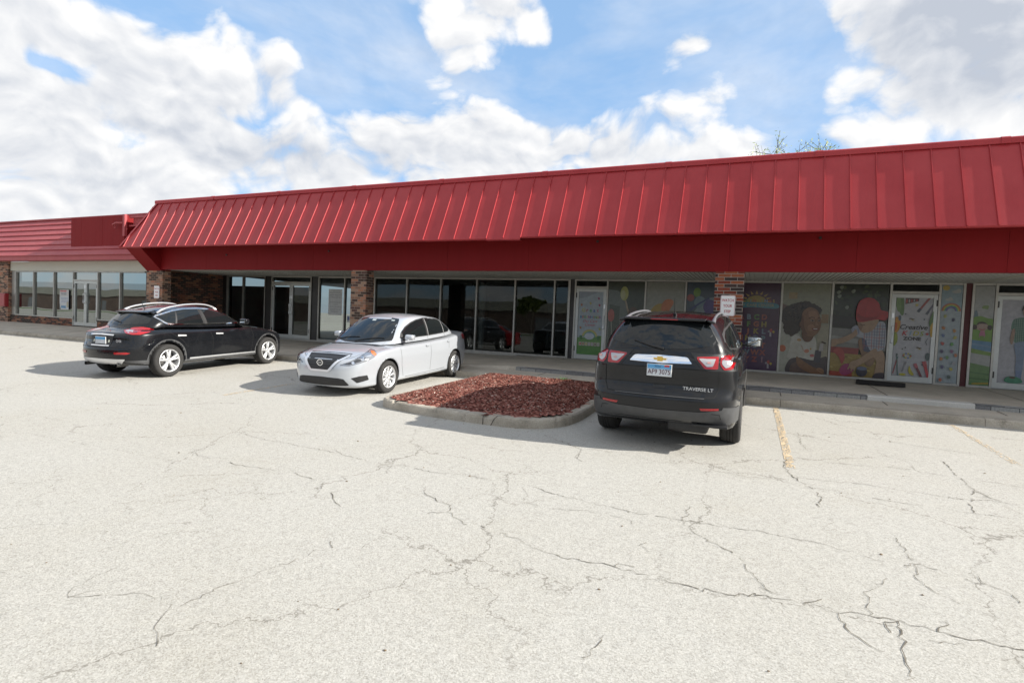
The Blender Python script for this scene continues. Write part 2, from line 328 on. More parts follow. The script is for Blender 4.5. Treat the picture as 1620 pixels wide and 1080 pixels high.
CRACKS=[(1,[(-4.33,5.00),(-3.98,4.98),(-3.57,4.91),(-3.46,5.03),(-3.08,4.96),(-2.75,5.05),(-2.47,5.05),(-2.14,5.09),(-1.95,5.06),(-1.74,4.98),(-1.60,4.95),(-1.41,4.94),(-1.33,4.91),(-1.08,4.89),(-0.89,4.86),(-0.63,4.89),(-0.48,4.89),(-0.28,4.93)]),
(1.2,[(-2.93,4.59),(-2.78,4.39),(-2.60,4.29),(-2.44,4.25),(-2.27,4.02),(-2.12,3.94),(-1.97,3.97),(-1.82,3.94),(-1.57,3.88),(-1.45,3.79),(-1.31,3.77),(-1.11,3.77),(-1.00,3.77),(-0.80,3.78),(-0.60,3.77),(-0.48,3.76),(-0.34,3.76),(-0.19,3.76)]),
(1.5,[(-0.27,3.75),(-0.07,3.75),(0.15,3.86),(0.20,3.85),(0.30,3.87),(0.48,3.86),(0.56,3.84),(0.67,3.90),(0.73,3.89),(0.87,3.90),(1.00,3.90),(1.13,3.87),(1.23,3.87),(1.37,3.89),(1.45,3.88),(1.60,3.87)]),
(1.2,[(-0.29,4.59),(-0.19,4.52),(-0.08,4.44),(0.00,4.28),(0.08,4.10),(0.15,3.96),(0.21,3.86)]),
(1,[(-0.38,4.87),(-0.24,4.91),(-0.08,4.93),(0.14,4.96),(0.36,4.93),(0.57,4.93),(0.76,4.86),(0.95,4.79),(1.05,4.73),(1.18,4.86),(1.29,4.82),(1.39,4.75),(1.55,4.72),(1.61,4.67),(1.66,4.49)]),
(1.4,[(0.87,3.90),(0.86,3.76),(0.85,3.64),(0.83,3.49),(0.83,3.39),(0.79,3.25)]),
(1.1,[(0.56,3.84),(0.58,3.69),(0.63,3.60),(0.69,3.53),(0.78,3.50)]),
(1.3,[(0.38,10.98),(0.44,9.90),(0.44,8.59),(0.46,7.91),(0.39,7.09),(0.45,6.76),(0.62,6.42),(0.68,6.11),(0.62,5.78)]),
(0.9,[(0.45,6.72),(0.79,6.78),(1.10,6.84),(1.41,6.82),(1.68,6.80),(1.94,6.77),(2.21,6.90),(2.34,6.88),(2.49,6.90)]),
(0.8,[(0.49,7.60),(0.85,7.61),(1.22,7.65),(1.59,7.76),(1.89,7.72),(2.09,7.63),(2.33,7.63),(2.54,7.65),(2.72,7.57)]),
(0.8,[(0.57,6.44),(0.89,6.44),(1.18,6.37),(1.47,6.36),(1.71,6.35),(1.91,6.36),(2.14,6.38),(2.30,6.37)]),
(1.1,[(2.23,8.40),(2.19,7.91),(2.20,7.56),(2.18,7.17),(2.01,6.70),(1.93,6.36)]),
(1.1,[(2.18,7.17),(2.24,7.01),(2.34,6.88)]),
(0.7,[(0.80,9.37),(1.32,9.41),(1.75,9.37),(2.13,9.18),(2.57,9.13),(2.94,9.02),(3.16,8.85)]),
(0.7,[(1.32,8.57),(1.59,8.40),(1.81,8.26),(2.03,8.17)]),
(0.7,[(-0.48,6.57),(-0.23,6.53),(0.04,6.49),(0.36,6.59)]),
(0.9,[(1.14,5.34),(1.14,5.19),(1.15,4.97),(1.18,4.86)]),
(0.7,[(0.73,3.90),(0.75,4.09),(0.78,4.24),(0.88,4.38),(0.93,4.54)]),
(0.8,[(1.18,4.86),(1.11,4.65),(1.16,4.48),(1.25,4.38),(1.29,4.25)]),
(0.6,[(0.88,3.73),(0.99,3.76),(1.11,3.78),(1.22,3.83)]),
(0.8,[(0.66,9.22),(0.65,8.53),(0.72,8.07)]),
(0.7,[(-8.69,3.68),(-8.33,3.82),(-7.65,3.84),(-7.26,3.86),(-6.74,3.90),(-6.18,3.91),(-5.68,3.92)]),
(1,[(-5.90,4.31),(-5.66,4.18),(-5.35,4.26),(-5.06,4.16),(-4.69,4.20),(-4.39,4.27),(-4.06,4.21),(-3.84,4.18),(-3.70,4.00)]),
(0.9,[(-6.14,5.15),(-5.75,5.06),(-5.23,5.07),(-4.70,5.04),(-4.37,5.04)]),
(1,[(-3.56,4.00),(-3.38,3.83),(-3.23,3.74)]),
(0.5,[(-4.38,1.86),(-4.33,1.95),(-4.30,2.00)]),
(0.5,[(-4.17,2.28),(-4.13,2.40),(-4.15,2.52)]),
(0.8,[(-3.67,1.88),(-3.73,1.92),(-3.77,2.03),(-3.81,2.10),(-3.80,2.20),(-3.84,2.28)]),
(0.9,[(-3.52,1.99),(-3.41,2.05),(-3.31,2.12),(-3.21,2.11),(-3.06,2.11),(-2.99,2.01),(-2.93,1.93),(-2.82,1.88),(-2.75,1.82),(-2.72,1.76)]),
(0.9,[(-3.00,2.12),(-2.99,2.26),(-2.98,2.38),(-2.94,2.47),(-2.90,2.66),(-2.85,2.84),(-2.81,2.94),(-2.85,3.02),(-2.69,3.14)]),
(0.5,[(-4.02,2.63),(-4.01,2.72),(-4.01,2.82)]),
(0.5,[(-5.86,2.56),(-6.09,2.73),(-6.22,3.00),(-6.58,3.38)]),
(0.5,[(-5.19,2.21),(-5.10,2.31),(-4.95,2.43),(-4.82,2.52)]),
(0.6,[(-2.57,3.25),(-2.54,3.40),(-2.50,3.55),(-2.52,3.62)]),
(0.8,[(-0.49,4.88),(-0.47,5.19),(-0.42,5.36)]),
(0.8,[(-0.49,4.87),(-0.34,4.64),(-0.26,4.60)]),
(0.9,[(-2.59,7.09),(-2.13,6.81),(-1.93,6.64),(-1.86,6.29),(-1.76,6.11)]),
(0.7,[(-2.09,6.76),(-1.63,6.74),(-1.13,6.62),(-0.77,6.61),(-0.41,6.58)]),
(0.7,[(-2.04,4.99),(-1.91,4.82),(-1.88,4.64),(-1.67,4.58),(-1.27,4.71),(-0.94,4.67)]),
(0.9,[(-0.74,4.21),(-0.61,4.11)]),
(0.8,[(-0.68,2.97),(-0.69,2.85),(-0.72,2.74),(-0.76,2.68)]),
(0.6,[(-1.38,3.47),(-1.33,3.30)]),
(0.6,[(-1.89,3.85),(-1.78,3.86)]),
(0.6,[(-3.57,4.91),(-3.45,4.68)]),
(0.6,[(-9.68,4.40),(-9.02,4.40),(-8.40,4.49)]),
(0.6,[(-8.26,4.68),(-8.36,5.12),(-8.08,5.40),(-7.94,5.72),(-7.85,6.09)]),
]
# ============================================================ SETTING
GS = .03789
def gz(y): return GS * y if y < 11.5 else GS * 11.5
def ground():
    ys = [-600, -300, -160, -90, -60, -40, -30] + [-30 + i * 1.5 for i in range(1, 28)] + [11.43, 16, 40, 120, 600]
    xs = [-900, -400, -200, -120, -80, -60, -45] + [-40 + 4 * i for i in range(21)] + [60, 100, 200, 400, 900]
    bm = bmesh.new()
    def z(y): return -1.137 if y < -30 else gz(min(y, 11.43))
    g = [[bm.verts.new((x, y, z(y))) for x in xs] for y in ys]
    for a, b in zip(g, g[1:]):
        for i in range(len(xs) - 1): bm.faces.new((a[i], a[i + 1], b[i + 1], b[i]))
    tag(bobj('ground', bm, M_ASPH), None, None, kind='structure')
ground()
def cracks():
    rnd = random.Random(3); bm = bmesh.new()
    for w, pl in CRACKS:
        pts = []
        for a, b in zip(pl, pl[1:]):
            L = math.dist(a, b); n = max(1, int(L / .035))
            for i in range(n):
                t = i / n; j = .013 if 0 < i else .004
                pts.append((a[0] + (b[0] - a[0]) * t + rnd.gauss(0, j), a[1] + (b[1] - a[1]) * t + rnd.gauss(0, j)))
        pts.append(pl[-1]); prev = None; skip = 0
        ph = rnd.random() * 9
        for i, p in enumerate(pts[:-1]):
            q = pts[i + 1]; dx, dy = q[0] - p[0], q[1] - p[1]; l = math.hypot(dx, dy) or 1
            env = .8 + .35 * math.sin(i * .23 + ph) * math.sin(i * .071 + 2 * ph)
            ww = .0014 * w * (1 + .28 * p[1]) * env * rnd.uniform(.4, 1.4)
            if rnd.random() < .05: ww *= 1.6
            if rnd.random() < .04: skip = rnd.randint(1, 3)
            if skip: skip -= 1; prev = None; continue
            nx, ny = -dy / l * ww, dx / l * ww
            cur = [bm.verts.new((p[0] + s * nx, p[1] + s * ny, gz(p[1]) + .004)) for s in (-1, 1)]
            if prev: bm.faces.new((prev[0], prev[1], cur[1], cur[0]))
            prev = cur
        # small side cracks
        for i in range(0, len(pts) - 1, max(9, int(26 / w))):
            if rnd.random() < .5: continue
            x, y = pts[i]; a = rnd.random() * 6.28; prev = None
            for k in range(rnd.randint(3, 9)):
                ww = .0022 * w * rnd.uniform(.5, 1.3); nx, ny = -math.sin(a) * ww, math.cos(a) * ww
                cur = [bm.verts.new((x + s * nx, y + s * ny, gz(y) + .0045)) for s in (-1, 1)]
                if prev: bm.faces.new((prev[0], prev[1], cur[1], cur[0]))
                prev = cur; a += rnd.gauss(0, .5); x += math.cos(a) * .03; y += math.sin(a) * .03
    tag(bobj('asphalt_cracks', bm, M_CRACK), None, None, kind='structure')
cracks()
def stripe(name, a, b, w, wear):
    rnd = random.Random(5); bm = bmesh.new(); L = math.dist(a, b); n = int(L / .03); dx, dy = (b[0] - a[0]) / L, (b[1] - a[1]) / L
    for i in range(n):
        for j in range(6):
            if rnd.random() < wear + .25 * math.sin(i * .35 + j) * .6: continue
            o = (j / 6 - .5) * w; s = i * .03; e = w / 6 * rnd.uniform(.8, 1.0)
            q = [(a[0] + dx * s - dy * o, a[1] + dy * s + dx * o), (a[0] + dx * (s + .03) - dy * o, a[1] + dy * (s + .03) + dx * o),
                 (a[0] + dx * (s + .03) - dy * (o + e), a[1] + dy * (s + .03) + dx * (o + e)), (a[0] + dx * s - dy * (o + e), a[1] + dy * s + dx * (o + e))]
            bm.faces.new([bm.verts.new((x, y, gz(y) + .0042)) for x, y in q])
    tag(bobj(name, bm, M_YEL), None, None, kind='structure')
stripe('parking_line', (.42, 11.35), (.46, 7.1), .10, .36)
stripe('parking_line', (3.05, 11.3), (3.05, 8.7), .09, .66)
stripe('parking_line', (-8.72, 6.9), (-8.75, 8.6), .09, .60)
stripe('parking_line', (5.9, 11.3), (5.9, 8.0), .09, .5)
XL, XR = -90, 26
def slab(name, pts, x0, x1, m, nx=1):
    bm = bmesh.new(); prism(bm, pts, 'x', x0, x1); tag(bobj(name, bm, m), None, None, kind='structure')
# kerb with slightly uneven edge, in poured lengths
def kerb():
    rnd = random.Random(9); bm = bmesh.new(); x = XL
    while x < XR:
        L = 3.05 if x > -40 else 10; x1 = min(x + L - .008, XR); n = 30 if x > -40 else 2
        rings = []
        for i in range(n + 1):
            xx = x + (x1 - x) * i / n; c = rnd.uniform(0, .010); e = rnd.uniform(0, .006)
            if rnd.random() < .06: c += .02
            prof = [(11.43, .40), (11.432 + e, .50), (11.438 + e + c * .4, .553 - c), (11.465 + c, .5715 - c * .4), (11.60, .575), (11.60, .40)]
            rings.append([bm.verts.new((xx, a, b)) for a, b in prof])
        for A, B in zip(rings, rings[1:]):
            for k in range(5): bm.faces.new((A[k], A[k + 1], B[k + 1], B[k]))
        bm.faces.new(rings[0]); bm.faces.new(list(reversed(rings[-1])))
        x += L
    tag(bobj('kerb', bm, M_KERB), None, None, kind='structure')
kerb()
slab('pavement', [(11.605, .40), (11.605, .572), (12.52, .606), (16.5, .700), (16.5, .40)], -20.95, -7.6, M_WALK)
slab('pavement', [(11.605, .40), (11.605, .572), (12.52, .606), (12.52, .40)], -5.6, XR, M_WALK)
slab('pavement', [(12.521, .40), (12.521, .690), (16.5, .748), (16.5, .40)], -5.6, XR, M_WALK)
slab('pavement', [(11.605, .40), (11.605, .573), (13.62, .80), (13.62, .40)], XL, -20.951, M_WALK)
def ramp_piece():
    bm = bmesh.new(); n = 8; rows = []
    for i in range(n + 1):
        x = -7.6 + 2.0 * i / n; t = i / n
        rows.append([bm.verts.new(p) for p in ((x, 11.605, .572), (x, 12.50, .606), (x, 12.53, .606 + .084 * t), (x, 16.5, .70 + .048 * t))])
    for A, B in zip(rows, rows[1:]):
        for k in range(3): bm.faces.new((A[k], B[k], B[k + 1], A[k + 1]))
    tag(bobj('pavement', bm, M_WALK), None, None, kind='structure')
ramp_piece()
slab('paver_edging', [(12.47, .56), (12.47, .680), (12.485, .694), (12.63, .697), (12.63, .56)], -5.4, 2.03, M_PAVER)
slab('paver_edging', [(12.47, .56), (12.47, .680), (12.485, .694), (12.63, .697), (12.63, .56)], 3.71, XR, M_PAVER)
slab('step_edge', [(12.45, .56), (12.45, .677), (12.47, .695), (12.72, .700), (12.72, .56)], 2.04, 3.70, M_NEWC)
def joints():
    bm = bmesh.new()
    def q(x0, y0, z0, x1, y1, z1, w=.011):
        bm.faces.new([bm.verts.new(p) for p in ((x0 - w, y0, z0), (x0 + w, y0, z0), (x1 + w, y1, z1), (x1 - w, y1, z1))])
    for x in (-4.6, -2.9, -1.2, .52, 2.28, 4.0, 5.8, 7.6): q(x, 11.95, .589, x, 12.44, .608, .009)
    for x in (-3.4, -.6, 2.42, 4.85, 7.6): q(x, 12.75, .6975, x, 16.2, .7475)
    for x in (-19.5, -17, -14.5, -12, -9.5): q(x, 11.63, .577, x, 12.5, .609); q(x, 12.55, .611, x, 16.2, .697)
    for x in range(-60, -21, 3): q(x, 11.63, .580, x, 13.5, .791)
    tag(bobj('pavement_joints', bm, mat('joint_dirt', (.07, .06, .05), .95)), None, None, kind='structure')
joints()
def litter():
    """small dark leaves and stones blown about the asphalt"""
    rnd = random.Random(12); bm = bmesh.new()
    for _ in range(150):
        y = rnd.uniform(1.0, 11.2); x = rnd.uniform(-12, 5)
        s = rnd.uniform(.004, .016); a = rnd.random() * 6.3
        pts = [(x + s * math.cos(a + k * 1.05) * rnd.uniform(.5, 1.4), y + s * math.sin(a + k * 1.05) * rnd.uniform(.3, 1)) for k in range(6)]
        v = [bm.verts.new((p[0], p[1], gz(p[1]) + .004)) for p in pts]; t = bm.verts.new((x, y, gz(y) + .004 + s * .5))
        for i in range(6): bm.faces.new((v[i], v[(i + 1) % 6], t))
    tag(bobj('fallen_bits', bm, mat('dead_leaf', (.16, .11, .06), .9, var=(5, .5))), 'small dead leaves and grit scattered over the asphalt', 'litter', kind='stuff')
litter()
# planting island -------------------------------------------------
def island():
    out = [(-5.70, 11.42), (-5.74, 10.4), (-5.78, 9.4), (-5.83, 8.4), (-5.86, 8.0), (-5.83, 7.78), (-5.72, 7.60), (-5.50, 7.48), (-5.05, 7.39), (-4.5, 7.31), (-3.9, 7.27), (-3.42, 7.27),
           (-3.05, 7.31), (-2.78, 7.45), (-2.58, 7.68), (-2.47, 8.0), (-2.43, 8.5), (-2.44, 9.4), (-2.50, 10.4), (-2.56, 11.42)]
    fine = []
    for i in range(len(out) - 1):
        p0, p1, p2, p3 = out[max(i - 1, 0)], out[i], out[i + 1], out[min(i + 2, len(out) - 1)]
        for k in range(8):
            t = k / 8; fine.append(tuple(.5 * (2 * p1[c] + (p2[c] - p0[c]) * t + (2 * p0[c] - 5 * p1[c] + 4 * p2[c] - p3[c]) * t * t + (3 * p1[c] - p0[c] - 3 * p2[c] + p3[c]) * t ** 3) for c in (0, 1)))
    fine.append(out[-1]); rnd = random.Random(4); bm = bmesh.new(); prev = None; inner = []
    for i, p in enumerate(fine):
        a, b = fine[max(i - 1, 0)], fine[min(i + 1, len(fine) - 1)]; dx, dy = b[0] - a[0], b[1] - a[1]; l = math.hypot(dx, dy); nx, ny = -dy / l, dx / l
        joint = i in (58, 84) ; c = rnd.uniform(0, .008) + (.03 if joint else 0) + (.02 if i in (85, 86, 111, 112) else 0)
        z = gz(p[1]); pr = []
        for off, h in ((0, -.05), (.004 + c * .3, .09), (.012 + c * .6, .125 - c), (.035 + c, .142 - c * .5), (.165, .148), (.175, .10)):
            pr.append(bm.verts.new((p[0] + nx * off, p[1] + ny * off, z + h)))
        inner.append((p[0] + nx * .16, p[1] + ny * .16))
        if prev:
            for k in range(5): bm.faces.new((prev[k], pr[k], pr[k + 1], prev[k + 1]))
        prev = pr
    bmesh.ops.recalc_face_normals(bm, faces=bm.faces)
    for f in bm.faces:
        if f.normal.z < -.3: f.normal_flip()
    tag(bobj('planter_kerb', bm, M_KERB, smooth=False), None, None, kind='structure')
    # dark gaps where kerb lengths meet
    bm = bmesh.new()
    for i, sl in ((34, 0), (84, 0), (88, .07)):
        p = fine[i]; q = fine[i + 1]; dx, dy = q[0] - p[0], q[1] - p[1]; l = math.hypot(dx, dy); nx, ny = -dy / l, dx / l; tx, ty = dx / l, dy / l
        z = gz(p[1]); w = .006
        path = [(-.004, 0.0, -sl * 1.3), (.001, .10, -sl * .6), (.030, .148, 0), (.15, .153, sl)]
        for (o0, h0, s0), (o1, h1, s1) in zip(path, path[1:]):
            bm.faces.new([bm.verts.new((p[0] + nx * o + tx * (s + e), p[1] + ny * o + ty * (s + e), z + h)) for o, h, s, e in ((o0, h0, s0, -w), (o0, h0, s0, w), (o1, h1, s1, w), (o1, h1, s1, -w))])
    tag(bobj('kerb_joints', bm, mat('joint_dirt', (.07, .06, .05), .95)), None, None, kind='structure')
    def inside(x, y, poly):
        c = False; j = len(poly) - 1
        for i in range(len(poly)):
            if (poly[i][1] > y) != (poly[j][1] > y) and x < (poly[j][0] - poly[i][0]) * (y - poly[i][1]) / (poly[j][1] - poly[i][1]) + poly[i][0]: c = not c
            j = i
        return c
    cx, cy = -4.15, 9.7
    def h(x, y):
        dx = min(x + 5.75, -2.5 - x); dy = min(y - 7.4, 11.5 - y); e = max(0, min(dx, dy, 1.1)) / 1.1
        return gz(y) + .132 + .135 * math.sin(e * math.pi / 2) + (.014 * math.sin(7 * x + 3 * y) + .012 * math.sin(11 * y - 4 * x)) * e
    bm = bmesh.new(); g = {}; st = .07; nx = int(3.7 / st); ny = int(4.4 / st)
    poly = inner + [(-2.7, 11.5), (-5.6, 11.5)]
    for i in range(nx):
        for j in range(ny):
            x, y = -5.9 + i * st, 7.3 + j * st
            if inside(x, y, poly) or any(inside(x + a, y + b, poly) for a, b in ((st, 0), (-st, 0), (0, st), (0, -st), (st * 1.8, 0), (-st * 1.8, 0), (0, st * 1.8), (0, -st * 1.8))):
                g[i, j] = bm.verts.new((x, y, min(h(x, y), 9) + rnd.uniform(-.008, .008)))
    for (i, j) in list(g):
        q = [g.get(k) for k in ((i, j), (i + 1, j), (i + 1, j + 1), (i, j + 1))]
        if all(q): bm.faces.new(q)
    for _ in range(26000):
        x, y = rnd.uniform(-5.75, -2.5), rnd.uniform(7.45, 11.42)
        if not inside(x, y, inner + [(-2.7, 11.42), (-5.6, 11.42)]): continue
        if math.dist((x, y), min(inner, key=lambda p: abs(p[0] - x) + abs(p[1] - y))) < .006: continue
        L, wd = rnd.uniform(.008, .026), rnd.uniform(.003, .0075); a = rnd.random() * 6.3; tl = rnd.gauss(0, .22); tw = rnd.gauss(0, .6)
        d = Vector((math.cos(a) * math.cos(tl), math.sin(a) * math.cos(tl), math.sin(tl))); s = d.cross(Vector((0, 0, 1))).normalized(); u = s.cross(d); s2 = s * math.cos(tw) + u * math.sin(tw)
        c = Vector((x, y, h(x, y) + rnd.uniform(.002, .010))); k = 1.0
        f = bm.faces.new([bm.verts.new(c + d * L * p + s2 * wd * q) for p, q in ((-1, -.7), (1, -1), (.85, .8), (-.9, 1))])
        f.material_index = 1 if rnd.random() < .965 else 2
    tag(bobj('mulch', bm, None, mats=[M_MULCH, M_MULCH, mat('pale_chip', (.50, .42, .36), .8)]), 'red wood mulch heaped inside the kerbed parking island', 'mulch', kind='stuff')
    # a tuft of weeds in the shaded mulch
    bm = bmesh.new()
    for _ in range(60):
        x, y = -3.55 + rnd.gauss(0, .07), 10.75 + rnd.gauss(0, .05); a = rnd.random() * 6.3; l = rnd.uniform(.03, .08)
        z = h(x, y); v = [bm.verts.new((x - .006 * math.sin(a), y + .006 * math.cos(a), z)), bm.verts.new((x + .006 * math.sin(a), y - .006 * math.cos(a), z)), bm.verts.new((x + math.cos(a) * l, y + math.sin(a) * l, z + l * .8))]
        bm.faces.new(v)
    tag(bobj('weed_tuft', bm, mat('weed_green', (.05, .12, .03), .7)), 'small green weed tuft growing in the shaded red mulch', 'weed')
island()
# ============================================================ MAIN BUILDING
BLD = empty('strip_mall_building', (-8, 13.2, .6))
tag(BLD, 'long low brick shop building with red metal mansard roof and shaded glass storefronts', 'building')
BLD_INV = Matrix.Translation((8, -13.2, -.6))
def part(name, bm, m=None, parent=BLD, inv=BLD_INV, smooth=False, mats=None, label=None):
    bm.transform(inv); o = bobj(name, bm, m, parent, smooth, mats)
    if label: o['label'] = label
    return o
YF, YW = 13.2, 16.243
HZ, SZ = 3.187, .745
def mbox(name, x0, x1, y0, y1, z0, z1, m, bev=0, **k):
    bm = bmesh.new(); box(bm, x0, x1, y0, y1, z0, z1, bev); return part(name, bm, m, **k)
mbox('brick_pillar', -20.93, -20.02, 13.2, 13.52, .5, 3.099, M_BRKW, label='brown brick pillar at the left end of the arcade')
mbox('brick_pillar', -11.277, -10.706, 13.2, 13.54, .5, 3.139, M_BRKW, label='brown brick pillar in the middle of the arcade')
mbox('brick_pillar', -.906, -.300, 13.2, 13.54, .5, 3.139, M_BRKO, label='orange and black brick pillar near the day care windows')
mbox('brick_pillar', 9.47, 10.07, 13.2, 13.54, .5, 3.139, M_BRKO)
mbox('brick_side_wall', -20.93, -20.60, 13.561, 16.6, .5, 3.30, M_BRK)
mbox('corner_post', -20.598, -20.42, 16.16, 16.30, .5, 3.20, M_DARKP)
# fascia in sheets with butt joints
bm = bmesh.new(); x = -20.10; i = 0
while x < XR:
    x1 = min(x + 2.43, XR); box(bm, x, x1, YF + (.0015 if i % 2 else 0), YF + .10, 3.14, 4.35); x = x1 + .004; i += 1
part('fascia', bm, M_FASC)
for x, z in ((-16.7, 3.62), (-12.2, 3.7), (-3.7, 3.84), (1.1, 3.83)):
    bm = bmesh.new(); box(bm, x, x + .05, YF - .025, YF - .0016, z, z + .05); part('fascia_bolt', bm, M_DARKP)
# end bracket: sloping wing below the eave
bm = bmesh.new(); prism(bm, [(12.40, 3.885), (13.199, 3.10), (13.56, 3.10), (13.56, 4.3), (12.64, 4.3)], 'x', -20.94, -20.10); part('eave_bracket', bm, M_FASC)
# soffit with grooves
bm = bmesh.new(); x = -20.6
rows = []
n = int((XR + 20.6) / .10)
for i in range(n):
    x = -20.595 + i * .10
    for a, b, dz in ((x, x + .080, 0), (x + .080, x + .100, .012)):
        v = [bm.verts.new(p) for p in ((a, YF + .1, 3.150 + dz), (b, YF + .1, 3.150 + dz), (b, YW + .1, 3.192 + dz), (a, YW + .1, 3.192 + dz))]; bm.faces.new(v[::-1])
part('soffit', bm, M_SOFF)
mbox('soffit_edge', -20.1, XR, 13.302, 13.34, 3.141, 3.20, M_SOFF)
bm = bmesh.new(); prism(bm, [(13.345, 3.142), (16.2, 3.183), (16.2, 3.19), (13.345, 3.15)], 'x', 4.58, 4.80); part('soffit_batten', bm, M_CREAM)
for x in (3.3, -7.0, -15.5):
    bm = bmesh.new(); lathe_y(bm, [(0, 0), (.16, 0), (.17, -.012), (.14, -.02), (0, -.022)], 24)
    bmesh.ops.rotate(bm, verts=bm.verts, cent=(0, 0, 0), matrix=Matrix.Rotation(-math.pi / 2, 3, 'X')); bmesh.ops.translate(bm, verts=bm.verts, vec=(x, 14.8, 3.168)); part('soffit_light', bm, M_SOFF)
# eave underside
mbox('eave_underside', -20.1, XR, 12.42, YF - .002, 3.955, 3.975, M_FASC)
# mansard
EB, ET = (12.35, 3.89), (13.13, 5.545)
IDX = [0, 7, 18, 25, 30, 35, 43, 48]; KX = [-19.0, -15.70, -10.54, -7.25, -4.91, -2.58, 1.105, 3.356]
def seam_x(i):
    if i < 0: return -19.0 + i * .4714
    if i > 48: return 3.356 + (i - 48) * .45
    for a in range(len(IDX) - 1):
        if i <= IDX[a + 1]: return KX[a] + (KX[a + 1] - KX[a]) * (i - IDX[a]) / (IDX[a + 1] - IDX[a])
bm = bmesh.new()
sl = Vector((0, ET[0] - EB[0], ET[1] - EB[1])).normalized(); nrm = Vector((0, -sl.z, sl.y)); L = math.dist(EB, ET)
seams = [seam_x(i) for i in range(-4, 97)]
def rake(t): return -21.18 + (.83 / L) * t            # the left end is cut on a slant
def mp(x, t, h=0): p = Vector((x, EB[0], EB[1])) + sl * t + nrm * h; return p
rp = random.Random(2)
xs = [-21.18] + [s for s in seams if s > -21.1]
for a, b in zip(xs, xs[1:]):
    t0 = -.035 - rp.uniform(0, .008) if b < -5.3 else 0 - rp.uniform(0, .004)
    if -5.9 < b < -5.2: t0 -= .02
    w = rp.uniform(-.0015, .0015); rows = []
    for k in range(7):
        t = t0 + (L - t0) * k / 6; bow = .0012 * math.sin(k * 1.3 + a)
        aa = max(a, rake(t)); bb = max(b, rake(t))
        rows.append([bm.verts.new(mp(aa + (bb - aa) * j / 4, t, w * math.sin(j * math.pi / 4) + bow * math.sin(j * math.pi / 4))) for j in range(5)])
    for A, B in zip(rows, rows[1:]):
        for j in range(4): bm.faces.new((A[j], A[j + 1], B[j + 1], B[j]))
    lip = [bm.verts.new(mp(aa2, t0) + Vector((0, .02, -.028))) for aa2 in (max(a, rake(t0)), b)]
    bm.faces.new((lip[0], lip[1], rows[0][4], rows[0][0])); lip2 = [bm.verts.new(v.co + Vector((0, .10, .0))) for v in lip]; bm.faces.new((lip2[0], lip2[1], lip[1], lip[0]))
bmesh.ops.remove_doubles(bm, verts=bm.verts, dist=.0004)
for s in xs[1:]:
    t0 = max(-.03 if s < -5.3 else .0, (s + 21.18) / (.83 / L) - 99)
    t1 = min(L - .01, (s + 21.18) / (.83 / L) - .02)
    if t1 < .1: continue
    h = .024; w = .013
    A = [bm.verts.new(mp(s + dx, t0, dh)) for dx, dh in ((-w, -.004), (-w * .6, h), (w * .6, h), (w, -.004))]
    B = [bm.verts.new(mp(s + dx, t1, dh)) for dx, dh in ((-w, -.004), (-w * .6, h), (w * .6, h), (w, -.004))]
    for k in range(3): bm.faces.new((A[k], A[k + 1], B[k + 1], B[k]))
    bm.faces.new(A[::-1]); bm.faces.new(B)
part('mansard_roof', bm, M_RED)
bm = bmesh.new()
A = [mp(-21.20, -.03, -.02), mp(-21.12, -.03, .035), mp(-21.02, -.03, .035)]; B = [mp(-20.37, L, -.02), mp(-20.29, L, .035), mp(-20.19, L, .035)]
va = [bm.verts.new(p) for p in A]; vb = [bm.verts.new(p) for p in B]
for k in range(2): bm.faces.new((va[k], va[k + 1], vb[k + 1], vb[k]))
# closing gable triangle back to the roof
v = [bm.verts.new(p) for p in (mp(-21.20, -.03, -.02), mp(-20.37, L, -.02), Vector((-20.37, 14.4, 5.53)), Vector((-21.0, 14.4, 3.9)))]; bm.faces.new(v)
part('rake_trim', bm, M_RED)
bm = bmesh.new(); x = -20.36
while x < XR:
    x1 = min(x + 3.05, XR)
    prism(bm, [(13.085, 5.525), (13.08, 5.625), (13.11, 5.650), (13.50, 5.630), (13.50, 5.60), (13.14, 5.60), (13.125, 5.525)], 'x', x, x1 - .003)
    prism(bm, [(13.078, 5.522), (13.073, 5.627), (13.11, 5.655), (13.50, 5.635), (13.50, 5.64), (13.11, 5.66), (13.068, 5.630), (13.073, 5.522)], 'x', x1 - .07, min(x1 + .07, XR + .01)); x = x1
part('ridge_cap', bm, M_RED)
mbox('flat_roof', -20.4, XR, 13.45, 34, 5.30, 5.42, mat('roof_membrane', (.30, .30, .29), .8))
mbox('rear_wall', -20.5, XR, 33.8, 34, .4, 5.3, M_BRK)
mbox('end_wall', -20.56, -20.45, 14.4, 33.8, 3.3, 5.299, M_FASC)
# interiors
mbox('interior_floor', -20.5, XR, 16.30, 27, .60, .755, M_INTF)
mbox('interior_ceiling', -20.5, XR, 16.32, 27, 3.20, 3.25, mat('ceiling_tile', (.35, .35, .34), .8))
mbox('interior_wall', -20.5, XR, 26.8, 27, .755, 3.2, M_INT)
for x in (-13.45, -5.28, -.72): mbox('interior_wall', x - .06, x + .06, 16.42, 26.8, .755, 3.2, M_INT)
mbox('interior_partition', -11.9, -10.2, 19.0, 19.1, .755, 3.2, mat('dark_partition', (.05, .05, .05), .7))
mbox('interior_partition', -8.2, -6.1, 22.0, 22.1, .755, 3.2, mat('grey_partition', (.34, .34, .35), .7))
bm = bmesh.new(); tube(bm, [(-9.45, 18.4, .75), (-9.45, 18.4, 3.2)], .11, 20); part('interior_column', bm, mat('column_paint', (.55, .57, .57), .5))
mbox('interior_counter', -7.6, -6.3, 20.2, 20.8, 2.75, 3.0, M_DARKP)
